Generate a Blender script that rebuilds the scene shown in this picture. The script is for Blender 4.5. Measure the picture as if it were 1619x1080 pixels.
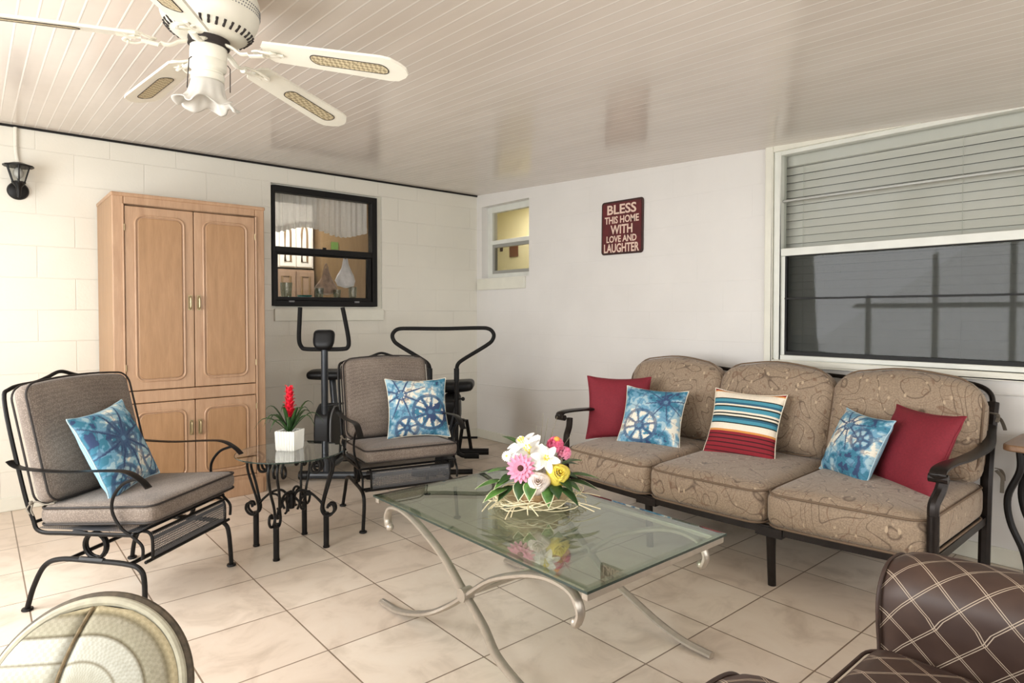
import bpy, bmesh, math, random
from mathutils import Vector, Matrix
PI = math.pi
random.seed(7)
S = bpy.context.scene
C = S.collection
for o in list(bpy.data.objects): bpy.data.objects.remove(o)
R = math.radians

# ---------------------------------------------------------------- camera
cam = bpy.data.cameras.new('camera'); camo = bpy.data.objects.new('camera', cam); C.objects.link(camo)
YAW, PITCH, FPX = R(49.5), R(1.3), 995.0
fw = Vector((math.cos(YAW)*math.cos(PITCH), math.sin(YAW)*math.cos(PITCH), -math.sin(PITCH)))
rt = Vector((math.sin(YAW), -math.cos(YAW), 0)); up = rt.cross(fw)
m = Matrix((rt, up, -fw)).transposed().to_4x4(); m.translation = (-3.81, -5.0, 1.23)
camo.matrix_world = m
cam.sensor_width = 36; cam.lens = FPX/1619*36; cam.shift_y = -21.42/1619; cam.clip_start = 0.05
S.camera = camo
# ---------------------------------------------------------------- view, world, daylight
S.view_settings.view_transform = 'Standard'; S.view_settings.look = 'None'
S.view_settings.gamma = 1; S.view_settings.use_curve_mapping = False
S.view_settings.exposure = 0.28
S.cycles.caustics_reflective = False; S.cycles.sample_clamp_indirect = 4; S.cycles.transparent_max_bounces = 16
w = bpy.data.worlds.new('world'); S.world = w; w.use_nodes = True
bg = w.node_tree.nodes['Background']; bg.inputs[0].default_value = (0.93, 0.97, 1.0, 1); bg.inputs[1].default_value = 1.3

def area(name, loc, direction, sx, sy, power, col=(1, 1, 1)):
    l = bpy.data.lights.new(name, 'AREA'); l.shape = 'RECTANGLE'; l.size = sx; l.size_y = sy; l.energy = power; l.color = col
    o = bpy.data.objects.new(name, l); C.objects.link(o); o.location = loc
    o.rotation_euler = Vector(direction).to_track_quat('-Z', 'Y').to_euler()
    return o
# daylight entering through the porch's windows (left side and front side)
area('daylight_left', (-5.35, -2.5, 1.35), (1, -.1, -0.15), 3.0, 1.5, 140, (0.96, 0.98, 1))
area('daylight_front', (-3.85, -6.95, 1.2), (0, 1, -0.05), 2.2, 1.6, 62, (.98, 0.985, 1))
area('daylight_front', (-1.35, -6.95, 1.2), (0, 1, -0.05), 2.2, 1.6, 36, (.98, 0.985, 1))
sl = bpy.data.lights.new('sun', 'SUN'); sl.energy = 2.3; sl.angle = R(22); sl.color = (1, .985, .96)
so_ = bpy.data.objects.new('sun', sl); C.objects.link(so_); so_.location = (-9, -2, 6)
so_.rotation_euler = Vector((1, -.12, -.86)).to_track_quat('-Z', 'Y').to_euler()

# ================================================================ materials
def new_mat(name):
    m = bpy.data.materials.new(name); m.use_nodes = True
    return m, m.node_tree, m.node_tree.nodes['Principled BSDF']
def srgb(c):
    if isinstance(c, str): c = [int(c[i:i+2], 16)/255 for i in (0, 2, 4)]
    return tuple((x/12.92 if x <= .04045 else ((x+.055)/1.055)**2.4) for x in c) + (1,)
def N(t, ty, **kw):
    n = t.nodes.new(ty)
    for k, v in kw.items():
        if k.startswith('i_'): n.inputs[k[2:].replace('_', ' ')].default_value = v
        else: setattr(n, k, v)
    return n
def coords(t, kind='Object', scale=(1, 1, 1), loc=(0, 0, 0), rot=(0, 0, 0)):
    tc = N(t, 'ShaderNodeTexCoord'); mp = N(t, 'ShaderNodeMapping')
    mp.inputs['Scale'].default_value = scale; mp.inputs['Location'].default_value = loc; mp.inputs['Rotation'].default_value = rot
    t.links.new(tc.outputs[kind], mp.inputs[0]); return mp.outputs[0]
def ramp(t, fac, stops):
    r = N(t, 'ShaderNodeValToRGB'); el = r.color_ramp.elements
    while len(el) < len(stops): el.new(.5)
    for e, (p, c) in zip(el, stops): e.position = p; e.color = c
    t.links.new(fac, r.inputs[0]); return r.outputs[0]
def bump(t, b, h, strength=.3, dist=.01):
    n = N(t, 'ShaderNodeBump'); n.inputs['Strength'].default_value = strength; n.inputs['Distance'].default_value = dist
    t.links.new(h, n.inputs['Height']); t.links.new(n.outputs[0], b.inputs['Normal'])
def mix(t, f, a, b, bt='MIX'):
    n = N(t, 'ShaderNodeMix', data_type='RGBA', blend_type=bt)
    for i, v in ((0, f), (6, a), (7, b)):
        if hasattr(v, 'links') or hasattr(v, 'is_output'): t.links.new(v, n.inputs[i])
        else: n.inputs[i].default_value = v
    return n.outputs[2]
def math_(t, op, a, b=0.0, c=0.0):
    n = N(t, 'ShaderNodeMath', operation=op)
    for i, v in enumerate((a, b, c)):
        if hasattr(v, 'is_output'): t.links.new(v, n.inputs[i])
        else: n.inputs[i].default_value = v
    return n.outputs[0]
def noise(t, vec, scale, detail=3, rough=.5, dist=0.):
    n = N(t, 'ShaderNodeTexNoise'); n.inputs['Scale'].default_value = scale; n.inputs['Detail'].default_value = detail
    n.inputs['Roughness'].default_value = rough; n.inputs['Distortion'].default_value = dist
    t.links.new(vec, n.inputs['Vector']); return n.outputs[0]
def plain(name, c, rough=.5, metal=0., nscale=0, namt=.15, bmp=0, **kw):
    m, t, b = new_mat(name); c = srgb(c)
    b.inputs['Roughness'].default_value = rough; b.inputs['Metallic'].default_value = metal
    b.inputs['Base Color'].default_value = c
    for k, v in kw.items(): b.inputs[k].default_value = v
    if nscale:
        f = noise(t, coords(t), nscale, 4)
        col = ramp(t, f, [(.3, tuple(x*(1-namt) for x in c[:3])+(1,)), (.7, tuple(min(1, x*(1+namt)) for x in c[:3])+(1,))])
        t.links.new(col, b.inputs['Base Color'])
        if bmp: bump(t, b, f, bmp, .004)
    return m
M = {}
def wall_mat(name, axis, base, offx=0., offz=-.04, js=.13):
    m, t, b = new_mat(name)
    tc = N(t, 'ShaderNodeTexCoord'); sx = N(t, 'ShaderNodeSeparateXYZ'); cb = N(t, 'ShaderNodeCombineXYZ')
    t.links.new(tc.outputs['Object'], sx.inputs[0])
    t.links.new(math_(t, 'ADD', sx.outputs[axis], offx), cb.inputs[0]); t.links.new(math_(t, 'ADD', sx.outputs[2], offz), cb.inputs[1])
    br = N(t, 'ShaderNodeTexBrick'); br.offset = .5; br.inputs['Scale'].default_value = 1
    br.inputs['Brick Width'].default_value = .402; br.inputs['Row Height'].default_value = .2025
    br.inputs['Mortar Size'].default_value = .0035; br.inputs['Mortar Smooth'].default_value = .6
    br.inputs['Color1'].default_value = (1, 1, 1, 1); br.inputs['Color2'].default_value = (.95, .95, .95, 1); br.inputs['Mortar'].default_value = (0, 0, 0, 1)
    t.links.new(cb.outputs[0], br.inputs[0])
    nz = noise(t, tc.outputs['Object'], 3.0, 4); fine = noise(t, tc.outputs['Object'], 60, 4)
    c = srgb(base)
    col = ramp(t, nz, [(.3, tuple(x*.95 for x in c[:3])+(1,)), (.7, c)])
    fade = math_(t, 'MULTIPLY', br.outputs['Fac'], ramp(t, noise(t, tc.outputs['Object'], 1.7, 2), [(.38, (.15,)*3+(1,)), (.6, (1, 1, 1, 1))]))
    col = mix(t, math_(t, 'MULTIPLY', fade, js), col, tuple(x*.55 for x in c[:3])+(1,))
    t.links.new(col, b.inputs['Base Color']); b.inputs['Roughness'].default_value = .42
    h = math_(t, 'ADD', math_(t, 'MULTIPLY', fade, -1.0), math_(t, 'MULTIPLY', fine, .25))
    bump(t, b, h, .55 if js > .1 else .25, .006); return m
M['wall_back'] = wall_mat('painted_block_back', 0, 'E2DED2', 3.501)
M['wall_right'] = wall_mat('painted_block_right', 1, 'E2DFDB', .1, -.03, .05)
M['trim'] = plain('trim_paint', 'DEDCCF', .4, nscale=8, namt=.04)
M['white_frame'] = plain('white_aluminium', 'D9DAD2', .35, nscale=10, namt=.05)
M['grey_frame'] = plain('grey_aluminium', '9D9D97', .35, .3)
# ceiling boards
m, t, b = new_mat('ceiling_boards'); M['ceiling'] = m
tc = N(t, 'ShaderNodeTexCoord'); sx = N(t, 'ShaderNodeSeparateXYZ'); t.links.new(tc.outputs['Object'], sx.inputs[0])
fr = math_(t, 'FRACT', math_(t, 'DIVIDE', math_(t, 'ADD', sx.outputs[0], 20.0), .0585))
d = math_(t, 'ABSOLUTE', math_(t, 'SUBTRACT', fr, .5))
groove = ramp(t, d, [(.425, (0, 0, 0, 1)), (.465, (1, 1, 1, 1))])
nz = noise(t, coords(t, scale=(3, .5, 1)), 2.5, 3)
base = ramp(t, nz, [(.3, srgb('D6CCC2')), (.7, srgb('E0D7CE'))])
t.links.new(mix(t, math_(t, 'MULTIPLY', groove, .65), base, srgb('F4F1EB')), b.inputs['Base Color'])
rr = noise(t, coords(t, scale=(1, 1, 1)), 9, 2); t.links.new(ramp(t, rr, [(.3, (.13,)*3+(1,)), (.7, (.21,)*3+(1,))]), b.inputs['Roughness'])
bump(t, b, math_(t, 'ADD', groove, math_(t, 'MULTIPLY', rr, .5)), .25, .004)
# floor tiles
m, t, b = new_mat('floor_tiles'); M['floor'] = m
br = N(t, 'ShaderNodeTexBrick'); br.offset = 0; br.squash = 1
br.inputs['Scale'].default_value = 1; br.inputs['Brick Width'].default_value = .4045; br.inputs['Row Height'].default_value = .4045
br.inputs['Mortar Size'].default_value = .0032; br.inputs['Mortar Smooth'].default_value = .25
v = coords(t, loc=(.4045*6-.392, .4045*9-.4, 0)); t.links.new(v, br.inputs[0])
br.inputs['Color1'].default_value = srgb('E4DBD0'); br.inputs['Color2'].default_value = srgb('D9CDC1'); br.inputs['Mortar'].default_value = srgb('847465')
n1 = noise(t, coords(t), 5, 5, .6, .6)
col = mix(t, .75, br.outputs[0], ramp(t, n1, [(.3, srgb('C3B6A8')), (.5, srgb('E8DFD5')), (.7, srgb('EFE9E1'))]), 'MULTIPLY')
t.links.new(col, b.inputs['Base Color']); b.inputs['Roughness'].default_value = .33
bump(t, b, math_(t, 'ADD', math_(t, 'MULTIPLY', br.outputs['Fac'], -1), math_(t, 'MULTIPLY', n1, .15)), .4, .003)
# glass
def glass(name, tint='E8F2EC', rough=0.0, ior=1.45, refl=1.0):
    m, t, b = new_mat(name); t.nodes.remove(b)
    tr = N(t, 'ShaderNodeBsdfTransparent'); tr.inputs[0].default_value = srgb(tint)
    gl = N(t, 'ShaderNodeBsdfGlossy'); gl.inputs['Roughness'].default_value = rough
    fr = N(t, 'ShaderNodeFresnel'); fr.inputs[0].default_value = ior
    mx = N(t, 'ShaderNodeMixShader'); 
    ge = N(t, 'ShaderNodeNewGeometry')
    t.links.new(math_(t, 'MULTIPLY', math_(t, 'MULTIPLY', fr.outputs[0], refl), math_(t, 'SUBTRACT', 1.0, ge.outputs['Backfacing'])), mx.inputs[0])
    t.links.new(tr.outputs[0], mx.inputs[1]); t.links.new(gl.outputs[0], mx.inputs[2])
    t.links.new(mx.outputs[0], t.nodes['Material Output'].inputs[0]); return m
M['pane'] = glass('window_pane', 'F4F3F1', 0, 1.5, .8)
M['pane_dim'] = glass('storm_pane', 'DFE1DE', .03, 1.5, .36)
M['table_glass'] = glass('table_glass', 'DDE6DD', 0, 1.5, 1.5)
M['glass_edge'] = plain('glass_edge', '25352F', .12)
M['clear'] = glass('clear_glass', 'E4ECEA', 0, 1.5, 2.0)
for key, fac_ in (('screen', .68), ('screen2', .3)):
    m, t, b = new_mat('insect_'+key); M[key] = m; t.nodes.remove(b)
    tr = N(t, 'ShaderNodeBsdfTransparent'); df = N(t, 'ShaderNodeBsdfDiffuse'); df.inputs[0].default_value = srgb('3C3E40')
    mx = N(t, 'ShaderNodeMixShader'); mx.inputs[0].default_value = fac_; t.links.new(tr.outputs[0], mx.inputs[1]); t.links.new(df.outputs[0], mx.inputs[2])
    t.links.new(mx.outputs[0], t.nodes['Material Output'].inputs[0])
# metals, plastics
M['iron'] = plain('wrought_iron', '161413', .42, .3, 30, .2, .1)
M['bronze'] = plain('dark_bronze', '241E1B', .35, .4, 25, .2)
M['black'] = plain('black_plastic', '121213', .45)
M['foam'] = plain('black_foam', '151413', .8, nscale=90, namt=.2, bmp=.3)
M['grey_tube'] = plain('grey_painted_steel', '3A3D41', .3, .4)
M['grey_plastic'] = plain('grey_plastic', '77787A', .4)
M['steel'] = plain('brushed_nickel', 'B2A99D', .3, .6, 40, .06)
M['brass'] = plain('brass', 'A0906E', .35, .7)
M['white_metal'] = plain('white_enamel', 'E6E3D6', .3, nscale=12, namt=.04)
M['vent'] = plain('dark_vent', '2A2220', .7)
M['black_frame'] = plain('black_window_frame', '0C0A09', .5)
M['piping'] = plain('dark_piping', '241D19', .7)
M['frost'] = plain('frosted_glass', 'E9E6DF', .35, **{'Transmission Weight': .35, 'Alpha': 1.0})
M['bulb'] = plain('bulb_glass', 'C9C9C6', .2)
M['lampglass'] = glass('lamp_glass', 'E4E4E2', .05, 1.5, .6)
for k_ in ('iron', 'black', 'foam', 'black_frame', 'bronze'): M[k_].node_tree.nodes['Principled BSDF'].inputs['Specular IOR Level'].default_value = .3
# cane
m, t, b = new_mat('cane'); M['cane'] = m
v = coords(t, scale=(90, 90, 90)); ck = N(t, 'ShaderNodeTexChecker'); ck.inputs['Scale'].default_value = 1
ck.inputs[1].default_value = srgb('C9BC9B'); ck.inputs[2].default_value = srgb('94866A'); t.links.new(v, ck.inputs[0])
t.links.new(ck.outputs[0], b.inputs['Base Color']); b.inputs['Roughness'].default_value = .6
# woven taupe fabric
m, t, b = new_mat('taupe_weave'); M['taupe'] = m
v = coords(t, scale=(1, 1, 1)); vo = N(t, 'ShaderNodeTexVoronoi'); vo.inputs['Scale'].default_value = 170; vo.inputs['Randomness'].default_value = .6
t.links.new(v, vo.inputs['Vector'])
n1 = noise(t, v, 6, 4)
col = ramp(t, vo.outputs['Distance'], [(.15, srgb('94877B')), (.55, srgb('5C5047'))])
col = mix(t, .35, col, ramp(t, n1, [(.3, srgb('6C6056')), (.7, srgb('93867A'))]), 'MIX')
t.links.new(col, b.inputs['Base Color']); b.inputs['Roughness'].default_value = .85
bump(t, b, vo.outputs['Distance'], .3, .002)
b.inputs['Sheen Weight'].default_value = .15
# sofa fabric with vine embroidery
m, t, b = new_mat('vine_fabric'); M['vine'] = m
v = coords(t)
w1 = noise(t, v, 5.0, .5, .4, 1.0); w2 = noise(t, coords(t, loc=(3, 1, 7)), 7, .5, .4, 1.4)
def contour(f, width, k=1.):
    a = math_(t, 'ABSOLUTE', math_(t, 'SUBTRACT', math_(t, 'FRACT', math_(t, 'MULTIPLY', f, k)), .5))
    return ramp(t, a, [(0, (1, 1, 1, 1)), (width, (0, 0, 0, 1))])
l1 = contour(w1, .075, 7.); l2 = contour(w2, .09, 6.)
br_ = noise(t, coords(t, loc=(9, 4, 2)), 14, 1)
gate = ramp(t, br_, [(.46, (0, 0, 0, 1)), (.5, (1, 1, 1, 1))])
grain = noise(t, v, 160, 2)
base = ramp(t, grain, [(.3, srgb('857360')), (.7, srgb('A08C76'))])
c1 = mix(t, math_(t, 'MULTIPLY', l1, .8), base, srgb('4A382B'))
c2 = mix(t, math_(t, 'MULTIPLY', math_(t, 'MULTIPLY', l2, gate), .7), c1, srgb('6A4A36'))
lf = N(t, 'ShaderNodeTexVoronoi'); lf.inputs['Scale'].default_value = 1; t.links.new(coords(t, scale=(34, 34, 15), rot=(.6, .5, .3)), lf.inputs['Vector'])
leaf = ramp(t, lf.outputs['Distance'], [(.18, (1, 1, 1, 1)), (.24, (0, 0, 0, 1))])
near_ = ramp(t, math_(t, 'ABSOLUTE', math_(t, 'SUBTRACT', math_(t, 'FRACT', math_(t, 'MULTIPLY', w1, 7.)), .5)), [(.12, (1, 1, 1, 1)), (.3, (0, 0, 0, 1))])
c3 = mix(t, math_(t, 'MULTIPLY', math_(t, 'MULTIPLY', leaf, near_), .7), c2, srgb('C4AE92'))
t.links.new(c3, b.inputs['Base Color']); b.inputs['Roughness'].default_value = .8; b.inputs['Sheen Weight'].default_value = .2
bump(t, b, grain, .2, .002)
M['vine_piping'] = plain('vine_piping', '6E5B49', .8)
M['red'] = plain('red_cotton', '7A1B29', .8, nscale=120, namt=.12, bmp=.2)
M['strap'] = plain('grey_tie_strap', '6F675B', .8)
def vcol_mat(name, rough=.75, sheen=.1):
    m, t, b = new_mat(name); a = N(t, 'ShaderNodeAttribute'); a.attribute_name = 'col'
    n1 = noise(t, coords(t), 150, 2)
    c = mix(t, .25, a.outputs['Color'], ramp(t, n1, [(.3, (.7, .7, .7, 1)), (.7, (1, 1, 1, 1))]), 'MULTIPLY')
    t.links.new(c, b.inputs['Base Color']); b.inputs['Roughness'].default_value = rough; bump(t, b, n1, .2, .002)
    return m
M['print'] = vcol_mat('printed_cotton')
# woods
def wood(name, c1, c2, rough=.4, sc=(6, 6, .8)):
    m, t, b = new_mat(name)
    f = noise(t, coords(t, scale=sc), 5, 6, .6, .5); g = noise(t, coords(t, scale=(sc[0]*6, sc[1]*6, sc[2]*2)), 8, 3)
    col = ramp(t, f, [(.25, srgb(c1)), (.75, srgb(c2))])
    col = mix(t, .25, col, ramp(t, g, [(.3, (.6, .55, .5, 1)), (.7, (1, 1, 1, 1))]), 'MULTIPLY')
    t.links.new(col, b.inputs['Base Color']); b.inputs['Roughness'].default_value = rough
    bump(t, b, g, .08, .002); return m
M['oak'] = wood('honey_oak', '97734F', 'AD8661')
M['oak_trim'] = wood('pickled_oak_moulding', 'A37F61', 'BA9879')
M['walnut'] = wood('walnut_top', '6B4F38', '8E6D50', .35, (1, 6, 6))
M['kitchen_wood'] = wood('kitchen_cabinet_wood', '8D7460', 'A58B74')
M['kitchen_panel'] = wood('kitchen_panel', '7E6648', '8F7656')
# leather with diamond stitching (double lines)
m, t, b = new_mat('brown_stitched'); M['stitched'] = m
tc = N(t, 'ShaderNodeTexCoord'); uvn = N(t, 'ShaderNodeSeparateXYZ'); t.links.new(tc.outputs['UV'], uvn.inputs[0])
def dl(sg):
    a = math_(t, 'ADD', uvn.outputs[0], math_(t, 'MULTIPLY', uvn.outputs[1], sg))
    f = math_(t, 'ABSOLUTE', math_(t, 'SUBTRACT', math_(t, 'FRACT', math_(t, 'DIVIDE', math_(t, 'ADD', a, 10.), .095)), .5))
    g = math_(t, 'ABSOLUTE', math_(t, 'SUBTRACT', f, .034))
    return ramp(t, g, [(.008, (1, 1, 1, 1)), (.016, (0, 0, 0, 1))])
ln = math_(t, 'MAXIMUM', dl(.97), dl(-.97))
n1 = noise(t, coords(t), 9, 3)
base = ramp(t, n1, [(.3, srgb('3B2A24')), (.7, srgb('4B382F'))])
t.links.new(mix(t, ln, base, srgb('B8A794')), b.inputs['Base Color']); b.inputs['Roughness'].default_value = .5
bump(t, b, ln, .3, .002)
M['brown'] = plain('brown_fabric', '3F2E27', .6, nscale=60, namt=.2)
# serape stripes (object coords Y)
m, t, b = new_mat('serape_stripes'); M['serape'] = m
tc = N(t, 'ShaderNodeTexCoord'); sx = N(t, 'ShaderNodeSeparateXYZ'); t.links.new(tc.outputs['Object'], sx.inputs[0])
fac = math_(t, 'ADD', math_(t, 'DIVIDE', sx.outputs[1], .41), .5)
W, T, K, Bk, Rd, Dk, Or = 'F2E6D2', '4A93A8', '2C5F78', '1E2A26', '8E1D2A', '3E0A12', 'D9924A'
seq = [(0, Or), (.02, W), (.05, Rd), (.09, Dk), (.105, Rd), (.145, Dk), (.16, Rd), (.2, Dk), (.215, Rd), (.255, Dk), (.27, Rd), (.31, Dk), (.325, Rd), (.36, Or), (.39, W), (.47, Bk), (.485, T),
       (.53, K), (.555, Bk), (.575, W), (.6, Bk), (.62, W), (.645, T), (.7, Bk), (.72, W), (.745, K), (.775, T), (.82, Bk), (.835, W), (.93, Or), (.95, Rd), (.975, Dk)]
r = N(t, 'ShaderNodeValToRGB'); r.color_ramp.interpolation = 'CONSTANT'; el = r.color_ramp.elements
while len(el) < len(seq): el.new(.5)
for i, (p, c) in enumerate(seq): el[i].position = p; el[i].color = srgb(c)
t.links.new(fac, r.inputs[0]); n1 = noise(t, coords(t, scale=(300, 60, 60)), 1, 2)
t.links.new(mix(t, .3, r.outputs[0], ramp(t, n1, [(.3, (.65, .65, .65, 1)), (.7, (1, 1, 1, 1))]), 'MULTIPLY'), b.inputs['Base Color'])
b.inputs['Roughness'].default_value = .85; bump(t, b, n1, .3, .003)
# mesh steel under the glider chairs (real holes by alpha)
m, t, b = new_mat('expanded_metal'); M['mesh'] = m
vo = N(t, 'ShaderNodeTexVoronoi'); vo.inputs['Scale'].default_value = 110; vo.inputs['Randomness'].default_value = 0
t.links.new(coords(t, rot=(0, 0, 0)), vo.inputs['Vector'])
b.inputs['Base Color'].default_value = srgb('505154'); b.inputs['Roughness'].default_value = .5
t.links.new(ramp(t, vo.outputs['Distance'], [(.30, (.3,)*3+(1,)), (.40, (1, 1, 1, 1))]), b.inputs['Alpha'])
# plants
M['leaf'] = plain('dark_leaf', '2C4A22', .45, nscale=30, namt=.35)
M['leaf2'] = plain('variegated_leaf', '4F7A35', .45, nscale=25, namt=.5)
M['leaf_edge'] = plain('cream_leaf_edge', 'E3E3BE', .6)
M['raffia'] = plain('raffia', 'E9DDB8', .7, nscale=50, namt=.12)
M['bract'] = plain('red_bract', 'D81E34', .4, nscale=60, namt=.25)
M['ceramic'] = plain('white_ceramic', 'F1EFE8', .25)
M['bowlm'] = plain('cream_bowl', 'E4D5AE', .5, nscale=30, namt=.1)
M['pink'] = plain('pink_petal', 'F09AB8', .55, nscale=40, namt=.15)
M['pinkd'] = plain('deep_pink_petal', 'E86F93', .55, nscale=40, namt=.2)
M['whitep'] = plain('white_petal', 'F6F3EE', .55)
M['blush'] = plain('blush_petal', 'EFE0D8', .55)
M['yellow'] = plain('yellow_petal', 'F2DC5C', .55, nscale=30, namt=.1)
M['centre'] = plain('brown_flower_centre', '4A2018', .8)
M['orange'] = plain('orange_centre', 'F2A94A', .7)
M['twig'] = plain('dried_twig', '7A7360', .8)
M['soil'] = plain('soil', '3A2D22', .9)
# sign and misc
M['maroon'] = plain('maroon_sign', '5A1A1E', .5, nscale=12, namt=.25)
M['sign_edge'] = plain('worn_sign_edge', '38201C', .6, nscale=20, namt=.3)
M['letters'] = plain('cream_letters', 'E3C9B8', .6)
M['blind'] = plain('white_blind', 'EDEBE6', .5)
M['cord'] = plain('blind_cord', 'D8D8D0', .7)
M['rooms'] = plain('room_paint', 'D9D2BE', .7)
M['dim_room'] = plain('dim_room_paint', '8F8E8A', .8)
M['yellow_wall'] = plain('yellow_room_paint', 'E4DDBC', .7)
M['white_cab'] = plain('white_cabinet', 'E9E3D8', .35)
M['plate'] = plain('brown_plate', '6E4326', .4)
M['plate2'] = plain('dark_plate', '3D2414', .4)
M['bag'] = plain('white_plastic_bag', 'E8E9EE', .3, nscale=25, namt=.1, bmp=.5)
M['bag2'] = plain('brown_translucent_bag', 'A98F7C', .35, nscale=25, namt=.3, bmp=.5)
M['note'] = plain('green_note', '5C7A38', .7)
M['teal'] = plain('teal_dish', '2E7A74', .3)
M['curtain'] = plain('sheer_curtain', 'F4F4F2', .8, nscale=50, namt=.04, **{'Alpha': .85})
M['lace'] = plain('lace_trim', 'F0EFEC', .8, **{'Alpha': .9})
M['ground'] = plain('concrete_patio', 'A9A69B', .9, nscale=3, namt=.3)
M['foliage'] = plain('hedge_foliage', '3F5A2A', .8, nscale=12, namt=.5)
# cream tweed for the round-backed chair
m, t, b = new_mat('cream_tweed'); M['tweed'] = m
tc = N(t, 'ShaderNodeTexCoord'); uvn = N(t, 'ShaderNodeSeparateXYZ'); t.links.new(tc.outputs['UV'], uvn.inputs[0])
stp = ramp(t, math_(t, 'DIVIDE', uvn.outputs[1], .2), [(0, srgb('A9A89C')), (.16, srgb('A79C80')), (.2, srgb('62594A')), (.23, srgb('A19E8F')), (.40, srgb('AFAFA4')), (.425, srgb('7A7360')), (.45, srgb('AFAFA5')), (.66, srgb('ADACA1')), (.69, srgb('5E553F')), (.72, srgb('948F7C')), (.86, srgb('8D8775')), (.9, srgb('6E654E')), (.95, srgb('A4987A')), (1.0, srgb('8F8468'))])
wv = N(t, 'ShaderNodeTexChecker'); wv.inputs['Scale'].default_value = 1; wv.inputs[1].default_value = (1, 1, 1, 1); wv.inputs[2].default_value = (.74, .73, .68, 1)
mpn = N(t, 'ShaderNodeMapping'); mpn.inputs['Scale'].default_value = (120, 120, 1); t.links.new(tc.outputs['UV'], mpn.inputs[0]); t.links.new(mpn.outputs[0], wv.inputs[0])
n1 = noise(t, coords(t), 70, 3)
c = mix(t, .45, stp, wv.outputs[0], 'MULTIPLY'); c = mix(t, .3, c, ramp(t, n1, [(.3, (.7, .68, .6, 1)), (.7, (1, 1, 1, 1))]), 'MULTIPLY')
t.links.new(c, b.inputs['Base Color']); b.inputs['Roughness'].default_value = .85; bump(t, b, n1, .5, .004)
M['rim_cream'] = plain('cream_welt', '9F9A87', .7, nscale=40, namt=.15)
M['rim_dark'] = plain('dark_wicker_rim', '4A4032', .7, nscale=60, namt=.4)

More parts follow.
